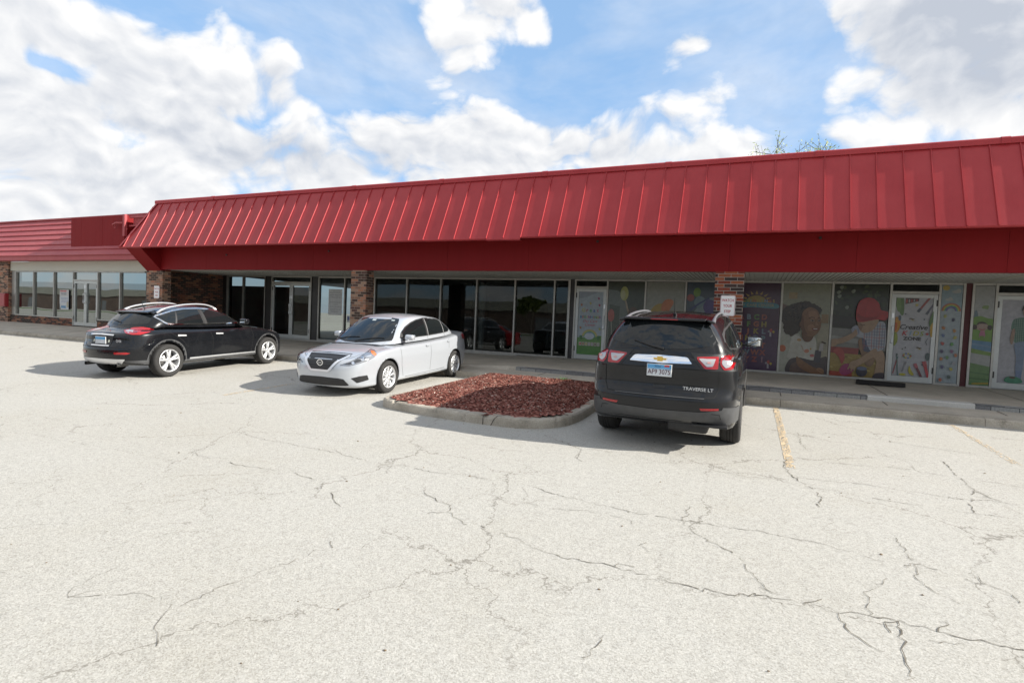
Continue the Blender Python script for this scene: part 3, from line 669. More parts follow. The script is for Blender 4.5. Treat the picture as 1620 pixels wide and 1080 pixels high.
# storefront units
FW = .05
def unit(x0, x1, z0=SZ, z1=HZ, y=YW, glass=None, par=BLD, inv=BLD_INV, fm=None, last=False, label=None, name='window'):
    fm = fm or M_ALU; bm = bmesh.new(); f = FW / 2
    box(bm, x0 - f, x0 + f, y - .06, y + .06, z0, z1, .003)
    if last: box(bm, x1 - f, x1 + f, y - .06, y + .06, z0, z1, .003)
    box(bm, x0 + f + .0005, x1 - f - .0005, y - .055, y + .055, z1 - .045, z1 - .001, .003)
    box(bm, x0 + f + .0005, x1 - f - .0005, y - .058, y + .055, z0 + .001, z0 + .05, .003)
    w = part(name, bm, fm, par, inv, label=label)
    bm = bmesh.new(); v = [bm.verts.new(p) for p in ((x0 + f, y + .01, z0 + .04), (x1 - f, y + .01, z0 + .04), (x1 - f, y + .01, z1 - .04), (x0 + f, y + .01, z1 - .04))]; bm.faces.new(v)
    bm2 = bm; bm2.transform(inv); bobj('pane', bm2, glass or M_GL, w)
    return w
def door_leaf(x0, x1, z0=SZ, z1=2.905, y=YW, hinge=-1, glass=None, par=BLD, inv=BLD_INV, label=None, pull=True):
    bm = bmesh.new(); s = .085
    box(bm, x0, x0 + s, y - .045, y + .02, z0 + .01, z1, .004); box(bm, x1 - s, x1, y - .045, y + .02, z0 + .01, z1, .004)
    box(bm, x0 + s, x1 - s, y - .044, y + .019, z1 - .09, z1 - .001, .003); box(bm, x0 + s, x1 - s, y - .044, y + .019, z0 + .011, z0 + .15, .003)
    d = part('door', bm, M_ALUW, par, inv, label=label)
    bm = bmesh.new(); bm.faces.new([bm.verts.new(p) for p in ((x0 + s, y, z0 + .14), (x1 - s, y, z0 + .14), (x1 - s, y, z1 - .08), (x0 + s, y, z1 - .08))])
    bm.transform(inv); bobj('pane', bm, glass or M_GL, d)
    hx = x0 + .04 if hinge > 0 else x1 - .04
    if pull:
        bm = bmesh.new(); zz = z0 + .95
        tube(bm, [(hx, y - .047, zz), (hx, y - .10, zz + .02), (hx, y - .10, zz + .40), (hx, y - .047, zz + .42)], .014, 8)
        bm.transform(inv); bobj('handle', bm, M_SIL, d)
        bm = bmesh.new(); box(bm, hx - .022, hx + .022, y - .052, y - .0455, zz + .62, zz + .74, .002); bm.transform(inv); bobj('lock_plate', bm, M_SIL, d)
    gx = x1 - .012 if hinge > 0 else x0 + .012
    for zz in (z0 + .25, z1 - .28):
        bm = bmesh.new(); box(bm, gx - .016, gx + .016, y - .062, y - .046, zz, zz + .15, .002); bm.transform(inv); bobj('hinge', bm, M_DARKP, d)
    return d
def door_unit(x0, x1, leafs, y=YW, z0=SZ, z1=HZ, bar=2.93, par=BLD, inv=BLD_INV, last=False, dark=True, hinges=(1,), glass=None, fm=None, label=None):
    f = FW / 2; fm = fm or M_ALU; bm = bmesh.new()
    box(bm, x0 - f, x0 + f, y - .062, y + .06, z0, z1, .003)
    if last: box(bm, x1 - f, x1 + f, y - .062, y + .06, z0, z1, .003)
    box(bm, x0 + f + .0005, x1 - f - .0005, y - .057, y + .055, z1 - .045, z1 - .001, .003)
    box(bm, x0 + f + .0005, x1 - f - .0005, y - .060, y + .05, bar - .02, bar + .045, .003)
    w = part('transom', bm, fm, par, inv)
    bm = bmesh.new(); bm.faces.new([bm.verts.new(p) for p in ((x0 + f, y + .01, bar + .04), (x1 - f, y + .01, bar + .04), (x1 - f, y + .01, z1 - .04), (x0 + f, y + .01, z1 - .04))]); bm.transform(inv); bobj('pane', bm, glass or M_GL, w)
    n = leafs; a = x0 + f + .004; b = x1 - f - .004
    for i in range(n): door_leaf(a + (b - a) * i / n + (.002 if i else 0), a + (b - a) * (i + 1) / n - .002, z0, bar - .024, y, hinges[i], glass, par, inv, label)
def filler(x0, x1, z0=SZ, z1=HZ, y=YW, par=BLD, inv=BLD_INV, m=None):
    bm = bmesh.new(); f = FW / 2; box(bm, x0 + f, x1 - f, y - .03, y + .03, z0, z1); box(bm, x0 - f, x0 + f, y - .061, y + .06, z0, z1, .003)
    part('post_panel', bm, m or M_DARKP, par, inv, mats=[m or M_DARKP])
    bm = bmesh.new(); box(bm, x0 - f - .001, x0 + f + .001, y - .064, y - .0615, z0, z1); part('mullion', bm, M_ALU, par, inv)
mbox('window_head', -20.42, XR, YW - .07, YW + .07, HZ, HZ + .05, M_ALU)
mbox('window_sill', -20.42, -7.0, YW - .063, YW + .07, .69, SZ, M_ALU)
mbox('window_sill', -6.999, XR, YW - .063, YW + .07, .73, SZ, M_ALU)
for a, b in ((-20.40, -19.47), (-19.47, -18.21)): unit(a, b)
filler(-18.21, -17.83)
door_unit(-17.83, -15.77, 2, hinges=(-1, 1), glass=M_GL)
filler(-15.77, -15.38); unit(-15.38, -14.13); unit(-14.13, -13.45, last=True)
mbox('brick_pier', -13.42, -12.775, YW - .05, YW + .1, .6, 3.19, M_BRKW)
for a, b in ((-12.74, -11.34), (-11.34, -9.95), (-9.95, -8.56), (-8.56, -7.16), (-7.16, -5.81), (-5.81, -5.34)): unit(a, b, last=(b == -5.34))
filler(-5.315, -5.13)
door_unit(-5.13, -4.13, 1, hinges=(-1,))
for a, b in ((-4.13, -3.0), (-3.0, -1.87), (-1.87, -.70), (-.70, .58), (.58, 1.75), (1.75, 3.0)): unit(a, b)
door_unit(3.0, 3.985, 1, hinges=(1,))
unit(3.985, 4.45, last=False)
mbox('door_gap_panel', 4.476, 4.60, YW - .02, YW + .03, SZ, HZ, mat('dark_red_gap', (.07, .008, .010), .6)); 
bm = bmesh.new(); box(bm, 4.425, 4.475, YW - .061, YW + .06, SZ, HZ, .003); part('mullion', bm, M_ALU)
unit(4.625, 5.055)
door_unit(5.055, 6.05, 1, hinges=(-1,))
for a, b in ((6.05, 7.3), (7.3, 8.6), (8.6, 9.9), (9.9, 11.2), (11.2, 12.5), (12.5, 13.8), (13.8, 15.1)): unit(a, b)
mbox('shop_wall', 15.2, XR, YW - .02, YW + .1, .6, 3.19, M_BRK)
# ============================================================ LEFT BUILDING
LB = empty('corner_shop_building', (-30, 13.55, .8)); LI = Matrix.Translation((30, -13.55, -.8))
tag(LB, 'lower shop at the far left with red shingled mansard, cream sign band and brick base', 'building')
YL = 13.55
def lbox(name, x0, x1, y0, y1, z0, z1, m, bev=0, **k):
    bm = bmesh.new(); box(bm, x0, x1, y0, y1, z0, z1, bev); return part(name, bm, m, LB, LI, **k)
lbox('brick_wall', -60, -31.0, 13.40, 13.9, .5, 3.5, M_BRKW)
lbox('brick_base', -30.99, -26.22, 13.49, 13.9, .6, 1.10, M_BRK)
lbox('brick_base', -24.48, -20.95, 13.49, 13.9, .6, 1.10, M_BRK)
lbox('sign_band', -30.98, -20.945, 13.47, 13.9, 3.09, 3.49, M_CREAM)
lbox('jamb_panel', -30.98, -30.64, 13.52, 13.60, 1.11, 3.085, M_ALU)
for a, b in ((-30.61, -29.18), (-29.18, -27.62), (-27.62, -26.19)): unit(a, b, 1.10, 3.085, YL, M_GLR, LB, LI)
door_unit(-26.19, -24.50, 2, YL, .82, 3.085, 2.70, LB, LI, hinges=(-1, 1), glass=M_GLR)
for a, b in ((-24.50, -23.05), (-23.05, -21.5)): unit(a, b, 1.10, 3.085, YL, M_GLR, LB, LI)
lbox('corner_panel', -21.47, -20.95, 13.52, 13.60, 1.11, 3.085, M_DARKP)
lbox('room_wall', -60, -20.97, 22, 22.2, .8, 3.1, M_INT); lbox('room_floor', -60, -20.97, 13.92, 22, .6, .82, M_INTF)
lbox('eave_fascia', -60, -20.96, 13.0, 13.03, 3.49, 3.67, M_SHIN)
lbox('eave_soffit', -60, -20.96, 13.031, 13.45, 3.495, 3.51, M_SHIN)
lbox('party_wall', -20.97, -20.94, 13.56, 16.6, .5, 3.4, M_BRK)
bm = bmesh.new(); p0, p1 = Vector((0, 12.97, 3.66)), Vector((0, 14.15, 5.40)); nc = 7
for i in range(nc):
    a = p0 + (p1 - p0) * (i / nc); b = p0 + (p1 - p0) * ((i + 1) / nc); t = (p1 - p0).normalized(); nn = Vector((0, -t.z, t.y)); x = -60
    while x < -20.96:
        x1 = min(x + 1.22 * (1 + .0 * i), -20.96); e = rp.uniform(0, .006)
        q = [a + nn * (.048 + e), b + t * .02 + nn * .004, b + t * .02 - nn * .03, a - nn * .01]
        prism(bm, [(v.y, v.z) for v in q], 'x', x, x1 - .003); x = x1
part('shingle_mansard', bm, M_SHIN, LB, LI)
lbox('parapet_cap', -60, -20.6, 14.08, 14.5, 5.405, 5.47, M_SHIN)
lbox('roof_deck', -60, -20.6, 14.5, 30, 5.2, 5.40, MATS['roof_membrane'])
lbox('gable_infill', -20.96, -20.57, 13.57, 14.4, 3.42, 5.30, M_FASC)
# sign cabinet in front of the shingles
bm = bmesh.new(); x = -25.80
for i in range(5): box(bm, x, x + .696, 13.2 + .002 * (i % 2), 14.2, 3.955, 5.215); x += .70
part('blank_sign_cabinet', bm, M_FASC, LB, LI)
bm = bmesh.new()
box(bm, -22.26, -22.14, 13.10, 13.195, 4.40, 5.22); box(bm, -22.1, -21.0, 13.24, 13.32, 5.10, 5.18); box(bm, -22.1, -21.0, 13.24, 13.32, 4.78, 4.83)
box(bm, -22.0, -21.0, 13.34, 13.9, 4.80, 5.14); tube(bm, [(-22.75, 13.12, 4.72), (-22.78, 13.05, 4.84), (-22.6, 13.06, 4.90), (-22.28, 13.12, 4.90)], .035, 8)
part('sign_frame', bm, M_SHIN, LB, LI)
# ============================================================ PRINTED THINGS
def pmat(c):
    k = 'print_%02x%02x%02x' % tuple(int(max(0, min(1, v)) * 255) for v in c)
    return mat(k, tuple(v * .8 for v in c), .22, spec=.5, var=(9, .14))
class PB:
    """flat print in a plane facing -Y: x to the right, y up, layers 0.6 mm apart"""
    def __init__(s, w, h, bg): s.w, s.h = w, h; s.bm = bmesh.new(); s.mats = []; s.l = 0; s.poly([(0, 0), (w, 0), (w, h), (0, h)], bg)
    def mi(s, c):
        m = pmat(c)
        if m not in s.mats: s.mats.append(m)
        return s.mats.index(m)
    def clip(s, pts):
        def cut(P, ins, inter):
            o = []
            for i in range(len(P)):
                a, b = P[i - 1], P[i]
                if ins(b):
                    if not ins(a): o.append(inter(a, b))
                    o.append(b)
                elif ins(a): o.append(inter(a, b))
            return o
        def ix(v): return lambda a, b: (v, a[1] + (b[1] - a[1]) * (v - a[0]) / (b[0] - a[0]))
        def iy(v): return lambda a, b: (a[0] + (b[0] - a[0]) * (v - a[1]) / (b[1] - a[1]), v)
        for ins, inter in ((lambda p: p[0] >= 0, ix(0)), (lambda p: p[0] <= s.w, ix(s.w)), (lambda p: p[1] >= 0, iy(0)), (lambda p: p[1] <= s.h, iy(s.h))):
            if pts: pts = cut(pts, ins, inter)
        return pts
    def poly(s, pts, c, adv=True):
        pts = s.clip(list(pts))
        if len(pts) < 3: return s
        try: f = s.bm.faces.new([s.bm.verts.new((x, -s.l * .0006, y)) for x, y in pts])
        except ValueError: return s
        f.normal_update()
        if f.normal.y > 0: f.normal_flip()
        f.material_index = s.mi(c)
        if adv: s.l += 1
        return s
    def blob(s, pts, c, n=5):
        """closed smooth outline through pts"""
        o = []; m = len(pts)
        for i in range(m):
            p0, p1, p2, p3 = pts[i - 1], pts[i], pts[(i + 1) % m], pts[(i + 2) % m]
            for k in range(n):
                t = k / n; o.append(tuple(.5 * (2 * p1[q] + (p2[q] - p0[q]) * t + (2 * p0[q] - 5 * p1[q] + 4 * p2[q] - p3[q]) * t * t + (3 * p1[q] - p0[q] - 3 * p2[q] + p3[q]) * t ** 3) for q in (0, 1)))
        return s.poly(o, c)
    def ell(s, x, y, rx, ry, c, n=28, a=0, jag=0, seed=1):
        r = random.Random(seed); pts = []
        for k in range(n):
            t = 2 * math.pi * k / n; j = 1 + (r.uniform(-jag, jag) if jag else 0); u, v = rx * j * math.cos(t), ry * j * math.sin(t)
            pts.append((x + u * math.cos(a) - v * math.sin(a), y + u * math.sin(a) + v * math.cos(a)))
        return s.poly(pts, c)
    def arc(s, x, y, r0, r1, c, a0=0, a1=math.pi, n=24):
        P = [(x + r1 * math.cos(a0 + (a1 - a0) * k / n), y + r1 * math.sin(a0 + (a1 - a0) * k / n)) for k in range(n + 1)]
        Q = [(x + r0 * math.cos(a0 + (a1 - a0) * k / n), y + r0 * math.sin(a0 + (a1 - a0) * k / n)) for k in range(n + 1)]
        for i in range(n): s.poly([P[i], P[i + 1], Q[i + 1], Q[i]], c, False)
        s.l += 1
    def line(s, pts, w, c):
        for a, b in zip(pts, pts[1:]):
            dx, dy = b[0] - a[0], b[1] - a[1]; l = math.hypot(dx, dy) or 1; nx, ny = -dy / l * w / 2, dx / l * w / 2
            s.poly([(a[0] + nx, a[1] + ny), (b[0] + nx, b[1] + ny), (b[0] - nx, b[1] - ny), (a[0] - nx, a[1] - ny)], c, False)
        s.l += 1; return s
    def text(s, t, x, y, size, c, shear=0, bold=0, rot=0, sx=1, adv=True):
        vs, fs = text_geo(t, shear, bold)
        V = []
        for v in vs:
            a, b = v.x * size * sx, v.y * size
            V.append(s.bm.verts.new((x + a * math.cos(rot) - b * math.sin(rot), -s.l * .0006, y + a * math.sin(rot) + b * math.cos(rot))))
        k = s.mi(c)
        for f in fs:
            try: q = s.bm.faces.new([V[i] for i in f])
            except ValueError: continue
            q.normal_update()
            if q.normal.y > 0: q.normal_flip()
            q.material_index = k
        if adv: s.l += 1
        return s
    def build(s, name, x, y, z, label, cat, group=None, rz=0, parent=None):
        o = bobj(name, s.bm, None, parent, mats=s.mats); o.location = (x, y, z); o.rotation_euler = (0, 0, rz)
        return tag(o, label, cat, group)
def hand(p, x, y, r, c, a=0):
    p.ell(x, y, r * .5, r * .55, c, 10)
    for k, (da, l) in enumerate(((-1.25, .8), (-.55, 1.0), (-.1, 1.1), (.3, 1.05), (.7, .9))):
        t = a + math.pi / 2 + da; p.line([(x, y), (x + math.cos(t) * r * l, y + math.sin(t) * r * l)], r * .24, c)
WY = YW - .046           # films stuck on the outside of the glass, inside the frames
# --- door film with day care name
p = PB(.77, 1.94, (.33, .38, .41))
p.blob([(0, 1.94), (0, 1.7), (.3, 1.78), (.6, 1.94)], (.27, .30, .33))
p.blob([(-.1, .0), (-.1, .46), (.25, .52), (.9, .56), (.9, 0)], (.10, .24, .06)); p.blob([(-.1, -.1), (-.1, .22), (.4, .27), (.9, .22), (.9, -.1)], (.06, .20, .035))
for i, c in enumerate([(.40, .34, .12), (.42, .40, .14), (.14, .30, .16), (.16, .26, .42)]): p.arc(.39, .52, .22 - .028 * i, .248 - .028 * i + .002, c, .15, math.pi - .15)
p.ell(.38, .56, .15, .10, (.42, .46, .50), 20)
cols = [(.40, .36, .06), (.38, .08, .06), (.10, .28, .10), (.07, .10, .32), (.38, .12, .18)]
for i, ch in enumerate('Great'): p.text(ch, .17 + i * .11, 1.30, .16, cols[i], bold=.02, adv=False)
p.l += 1
cc = [(.06, .18, .34), (.36, .07, .05), (.08, .26, .08), (.42, .32, .04), (.30, .06, .22)]
for i, ch in enumerate('BEGINNINGS'): p.text(ch, .09 + i * .066, 1.11, .105, cc[i % 5], bold=.025, adv=False)
p.l += 1
p.text('Day Care', .38, .985, .115, (.45, .07, .10), shear=.35); p.text('Center', .38, .87, .115, (.45, .07, .10), shear=.35)
for x, y, c in ((.10, 1.50, (.40, .16, .08)), (.38, 1.55, (.42, .38, .12)), (.63, 1.70, (.30, .06, .12)), (.66, 1.50, (.36, .08, .14)), (.10, .80, (.42, .18, .06)), (.70, .78, (.36, .38, .12))): hand(p, x, y, .05, c, .3)
for i, c in enumerate([(.40, .10, .08), (.30, .18, .06), (.34, .34, .10), (.30, .30, .32), (.32, .30, .36), (.16, .12, .10), (.30, .34, .28)]):
    p.poly([(.07 + i * .095, .27), (.15 + i * .095, .27), (.15 + i * .095, .38), (.07 + i * .095, .38)], (.42, .40, .34), False); p.l += 1
    p.ell(.11 + i * .095, .325, .028, .036, c, 8)
for x in (.12, .66): p.ell(x, .54, .05, .04, (.05, .16, .06), 9, jag=.2); p.ell(x + .01, .48, .03, .02, (.04, .14, .05), 8)
p.build('door_poster', -5.015, WY + .030, SZ + .155, 'sky blue door film with a rainbow, green meadow and Day Care Center lettering', 'poster', 'printed films on the day care glass')
# --- balloons
W1, H1 = 1.06, 2.33
p = PB(W1, H1, (.045, .055, .035))
p.poly([(0, 0), (.62, 0), (.62, 1.2), (.50, 1.9), (.3, 2.05), (0, 2.1)], (.13, .15, .13)); p.poly([(.05, 0), (.36, 0), (.36, 1.6), (.05, 1.65)], (.07, .085, .065))
p.ell(.48, 1.98, .12, .21, (.33, .34, .10)); p.ell(.44, 1.94, .07, .14, (.37, .38, .20)); p.line([(.52, 1.78), (.60, 1.50), (.66, 1.32)], .05, (.30, .24, .16))
p.ell(.11, 1.32, .10, .19, (.34, .10, .08)); p.line([(.12, 1.14), (.16, .7), (.2, .5)], .02, (.3, .3, .25))
p.ell(.76, 1.42, .14, .17, (.08, .05, .03)); p.ell(.76, 1.30, .10, .13, (.33, .22, .15)); p.blob([(.55, 1.15), (.75, 1.15), (.98, 1.3), (1.06, .9), (1.06, .4), (.5, .4)], (.22, .27, .12))
p.line([(.66, 1.30), (.62, 1.1), (.66, .8)], .09, (.32, .22, .15)); p.line([(.735, 1.31), (.742, 1.31)], .012, (.03, .02, .02)); p.line([(.79, 1.31), (.797, 1.31)], .012, (.03, .02, .02))
p.ell(.42, .55, .15, .20, (.34, .14, .06)); p.ell(.2, .35, .13, .18, (.40, .30, .12)); p.poly([(.0, 0), (1.06, 0), (1.06, .35), (.0, .3)], (.12, .17, .05))
p.build('window_poster', -4.095, WY, SZ + .055, 'dark window film of a child holding up pale yellow balloon', 'poster', 'printed films on the day care glass')
# --- orange face paint
p = PB(W1, H1, (.25, .255, .215))
p.blob([(.14, 1.5), (.18, 1.2), (.30, .9), (.60, 1.3), (.62, 1.66), (.34, 1.70)], (.33, .23, .05)); p.blob([(.44, 1.50), (.46, 1.72), (.58, 1.84), (.74, 1.82), (.76, 1.7), (.60, 1.46)], (.42, .14, .05))
p.ell(.60, 1.22, .20, .25, (.36, .24, .17)); p.blob([(.38, 1.15), (.42, 1.42), (.62, 1.52), (.82, 1.40), (.86, 1.1), (.78, 1.3), (.6, 1.42), (.46, 1.3)], (.30, .17, .08))
p.line([(.50, 1.27), (.56, 1.30), (.60, 1.27)], .02, (.06, .04, .03)); p.line([(.66, 1.27), (.71, 1.30), (.75, 1.27)], .02, (.06, .04, .03)); p.line([(.54, 1.10), (.6, 1.07), (.67, 1.1)], .02, (.34, .06, .06))
p.ell(.5, 1.16, .05, .05, (.40, .12, .08)); p.blob([(.2, .3), (.3, .85), (.6, .95), (.9, .85), (1.0, .3)], (.42, .40, .36)); p.line([(.3, .8), (.15, .5), (.35, .3)], .12, (.36, .24, .17))
p.build('window_poster', -2.965, WY, SZ + .055, 'pale window film with orange and yellow paint swirls round a child face', 'poster', 'printed films on the day care glass')
p = PB(1.10, H1, (.055, .075, .095))
p.blob([(.05, 1.1), (.2, 1.5), (.6, 1.9), (.9, 1.8), (.7, 1.3), (.3, 1.0)], (.17, .21, .22)); p.blob([(0, 1.2), (.15, 1.35), (.5, 1.5), (.7, 1.4), (.3, 1.1), (0, 1.0)], (.05, .05, .16))
p.ell(.62, 1.66, .17, .20, (.07, .05, .16)); p.ell(.27, 2.05, .10, .13, (.13, .22, .04)); p.blob([(.2, 1.75), (.3, 1.95), (.5, 1.85), (.35, 1.6)], (.12, .18, .20)); p.line([(.1, 1.55), (.35, 1.75), (.6, 1.9)], .05, (.04, .05, .13))
p.blob([(.1, .95), (.2, 1.2), (.33, 1.1), (.45, 1.33), (.55, 1.15), (.75, 1.2), (.95, .95), (.8, .6), (.2, .6)], (.36, .20, .13)); p.ell(.28, 1.03, .07, .06, (.10, .22, .07)); p.ell(.60, 1.0, .08, .09, (.34, .11, .06)); p.ell(.1, 1.9, .1, .1, (.25, .06, .05))
p.build('window_poster', -1.835, WY, SZ + .055, 'blue and violet window film of paint covered hands, partly behind the orange brick pillar', 'poster', 'printed films on the day care glass')
# --- purple alphabet
p = PB(1.20, H1, (.060, .030, .052)); p.poly([(0, 0), (1.2, 0), (1.2, 1.1), (0, 1.1)], (.062, .034, .075))
sx, sy = .62, 1.84
for k in range(9):
    a = math.pi * (k + .0) / 8; p.poly([(sx + .27 * math.cos(a - .12), sy + .20 * math.sin(a - .12)), (sx + .27 * math.cos(a + .12), sy + .20 * math.sin(a + .12)), (sx + .40 * math.cos(a), sy + .30 * math.sin(a))], (.30, .20, .05), False)
p.l += 1; p.ell(sx, sy, .24, .165, (.24, .18, .045))
for i, ch in enumerate('BEGINNINGS'): p.text(ch, .20 + i * .094, 1.82, .11, [(.28, .08, .05), (.30, .24, .05), (.10, .24, .10), (.12, .22, .30)][i % 4], bold=.025, adv=False)
p.l += 1
p.blob([(.06, 1.66), (.06, 1.79), (.6, 1.82), (1.12, 1.79), (1.12, 1.66), (.6, 1.68)], (.05, .16, .20)); p.text('DAY CARE CENTER', .60, 1.705, .105, (.26, .22, .11), bold=.015)
ac = [(.34, .05, .04), (.16, .24, .30), (.12, .25, .05), (.36, .08, .05), (.34, .27, .04), (.30, .15, .20), (.15, .25, .30), (.38, .10, .04)]
L = ['ABCD', 'EFGH', 'IJKL', 'MNOP', 'QRST', 'UVWX', ' YZ!']
k = 0
for r, row in enumerate(L):
    for c, ch in enumerate(row):
        col = ac[(k * 5 + r) % 8] if r else ac[c]; k += 1
        x, y = .27 + c * .19, 1.36 - r * .19
        p.ell(x, y + .045, .082, .075, tuple(v * .38 + .07 for v in col), 12) if False else None
        p.text(ch, x, y, .185, tuple(v * .6 + .03 for v in col), bold=.05, adv=False)
    p.l += 1
for x, y in ((1.02, 1.03), (1.0, .18), (.08, 1.05)):
    p.ell(x, y + .05, .035, .05, (.30, .06, .06), 8); p.ell(x - .05, y + .02, .03, .03, (.2, .2, .22), 8); p.ell(x + .06, y + .01, .03, .035, (.33, .26, .05), 8); p.poly([(x - .03, y - .12), (x + .02, y - .12), (x + .01, y), (x - .03, y)], (.30, .28, .30))
p.build('window_poster', -.655, WY, SZ + .055, 'purple window film with half sun and rows of coloured alphabet letters', 'poster', 'printed films on the day care glass')
# --- curly haired child
W2 = 1.11
SK = (.165, .085, .045); SKD = (.10, .047, .026); SKL = (.23, .125, .07)
p = PB(W2, H1, (.22, .225, .165))
p.poly([(0, 1.25), (.22, 1.3), (.22, 1.72), (0, 1.80)], (.12, .07, .05)); p.poly([(.0, 1.45), (.2, 1.5), (.2, 1.55), (0, 1.52)], (.3, .3, .27))
p.blob([(-.1, -.1), (-.1, 1.28), (.12, 1.22), (.5, .9), (.6, 0)], (.31, .31, .26)); p.poly([(.86, .2), (1.11, .2), (1.11, 1.3), (.86, 1.25)], (.27, .25, .18))
p.poly([(.14, 1.93), (.34, 1.93), (.34, 2.10), (.14, 2.10)], (.27, .21, .12)); p.poly([(.92, 1.32), (1.08, 1.32), (1.08, 1.55), (.92, 1.55)], (.22, .15, .08))
p.ell(.06, .62, .08, .09, (.34, .09, .04))
p.blob([(.26, .92), (.38, .98), (.62, .85), (.80, .95), (.86, .6), (.84, .25), (.30, .22), (.24, .36)], (.40, .39, .34))
p.blob([(.30, .80), (.52, .72), (.58, .45), (.42, .33), (.20, .38), (.20, .50)], (.37, .36, .31))
p.ell(.63, .58, .06, .05, (.38, .16, .10), a=.4); p.ell(.44, .86, .05, .035, (.36, .22, .10)); p.ell(.76, .47, .05, .04, (.34, .10, .10)); p.line([(.5, .72), (.56, .58)], .012, (.30, .14, .10)); p.ell(.72, .64, .02, .03, (.36, .24, .08))
p.blob([(.22, -.05), (.22, .30), (.45, .40), (.80, .35), (1.11, .45), (1.11, -.05)], (.055, .045, .05)); p.blob([(.28, 0), (.30, .22), (.5, .3), (.62, .2), (.6, 0)], (.10, .065, .055)); p.poly([(.80, .30), (.95, .30), (.97, .62), (.83, .62)], (.045, .045, .06))
p.blob([(.40, .42), (.48, .38), (.72, .22), (.98, .10), (1.06, .02), (.92, -.02), (.66, .04), (.44, .2)], SK); p.ell(.97, .10, .09, .06, SKL, a=-.4); p.line([(.92, .12), (1.06, .05)], .014, SKD); p.line([(.90, .08), (1.02, .0)], .014, SKD)
p.ell(.32, 1.47, .34, .33, (.030, .022, .017), 46, jag=.07, seed=3); p.ell(.52, 1.66, .30, .21, (.034, .024, .018), 40, jag=.09, seed=5); p.ell(.25, 1.20, .20, .24, (.028, .02, .016), 34, jag=.1, seed=6); p.ell(.80, 1.64, .12, .12, (.032, .023, .018), 26, jag=.12, seed=8)
r = random.Random(1)
for _ in range(60):
    a = r.random() * 6.28; x, y = .42 + math.cos(a) * r.uniform(.1, .42), 1.52 + math.sin(a) * r.uniform(.05, .30)
    if x > .5 and y < 1.5: continue
    p.ell(x, y, .028, .022, (.052, .036, .026) if r.random() < .5 else (.018, .013, .011), 7, a=a)
p.blob([(.50, .97), (.56, .84), (.66, .82), (.74, .90), (.76, 1.05), (.52, 1.1)], SKD)
p.blob([(.46, 1.42), (.50, 1.62), (.64, 1.72), (.80, 1.66), (.88, 1.50), (.92, 1.34), (.90, 1.16), (.82, 1.02), (.70, .96), (.56, 1.02), (.46, 1.18)], SK)
p.blob([(.62, 1.60), (.76, 1.63), (.84, 1.50), (.80, 1.42), (.66, 1.44)], SKL); p.blob([(.62, 1.24), (.72, 1.28), (.78, 1.18), (.70, 1.10), (.62, 1.15)], SKL); p.blob([(.46, 1.42), (.50, 1.5), (.54, 1.2), (.62, 1.02), (.54, 1.04), (.47, 1.16)], SKD)
p.ell(.455, 1.27, .035, .06, SKD); p.blob([(.66, 1.375), (.71, 1.405), (.77, 1.37), (.71, 1.355)], (.20, .16, .13), 3); p.ell(.72, 1.378, .022, .020, (.02, .012, .01)); p.line([(.63, 1.43), (.69, 1.465), (.77, 1.45)], .018, (.035, .02, .015))
p.blob([(.83, 1.385), (.87, 1.405), (.90, 1.375), (.86, 1.365)], (.18, .15, .12), 3); p.ell(.87, 1.382, .018, .018, (.02, .012, .01)); p.line([(.83, 1.455), (.89, 1.45)], .016, (.035, .02, .015))
p.blob([(.80, 1.36), (.855, 1.28), (.86, 1.24), (.80, 1.235)], SKL, 3); p.line([(.80, 1.235), (.855, 1.24)], .01, (.05, .025, .02))
p.blob([(.71, 1.175), (.80, 1.19), (.87, 1.175), (.82, 1.13), (.76, 1.125)], (.13, .03, .03), 4); p.poly([(.745, 1.175), (.85, 1.178), (.83, 1.155), (.76, 1.150)], (.42, .40, .36))
p.line([(.955, .84), (1.05, .80)], .035, (.05, .03, .025)); p.poly([(.90, .60), (1.0, .60), (1.0, .80), (.92, .80)], (.33, .31, .29))
p.build('window_poster', .605, WY, SZ + .055, 'window photo film of a smiling curly haired toddler in a paint spotted white shirt', 'poster', 'printed films on the day care glass')
# --- child in a red cap
W3 = 1.18
p = PB(W3, H1, (.028, .034, .022))
r = random.Random(6)
for _ in range(46): p.ell(r.uniform(0, 1.2), r.uniform(1.45, 2.3), r.uniform(.02, .08), r.uniform(.02, .07), r.choice([(.05, .07, .03), (.03, .045, .02), (.07, .09, .035), (.02, .025, .018)]), 9, a=r.random() * 3)
for x, y in ((.10, 2.12), (.12, 2.02), (.42, 2.15), (.16, 2.25), (.90, 1.82), (.85, 1.66), (.30, 1.74)): p.ell(x, y, .05, .045, (.16, .18, .14), 9, jag=.2)
p.poly([(0, 1.25), (.5, 1.25), (.5, 1.5), (0, 1.55)], (.022, .02, .018)); p.poly([(0, .70), (1.2, .68), (1.2, 1.15), (.5, 1.2), (0, 1.22)], (.16, .16, .145)); p.poly([(0, .88), (.6, .84), (.6, .95), (0, 1.02)], (.25, .25, .23))
p.poly([(0, .52), (.6, .52), (.62, .72), (0, .74)], (.20, .035, .035)); p.poly([(0, 0), (1.2, 0), (1.2, .55), (0, .58)], (.24, .17, .05))
for _ in range(34): p.ell(r.uniform(0, 1.2), r.uniform(.05, .5), r.uniform(.03, .1), r.uniform(.01, .03), r.choice([(.33, .26, .09), (.15, .10, .03), (.28, .20, .06)]), 8, a=r.uniform(-.6, .6))
p.blob([(.05, .62), (.16, .72), (.28, .64), (.32, .45), (.26, .30), (.20, .45), (.12, .55)], (.28, .05, .045)); p.poly([(0, .0), (.5, .0), (.5, .10), (0, .12)], (.26, .04, .025))
p.blob([(.22, .12), (.26, .25), (.36, .32), (.50, .30), (.52, .15), (.40, .04), (.28, .03)], (.25, .035, .11))
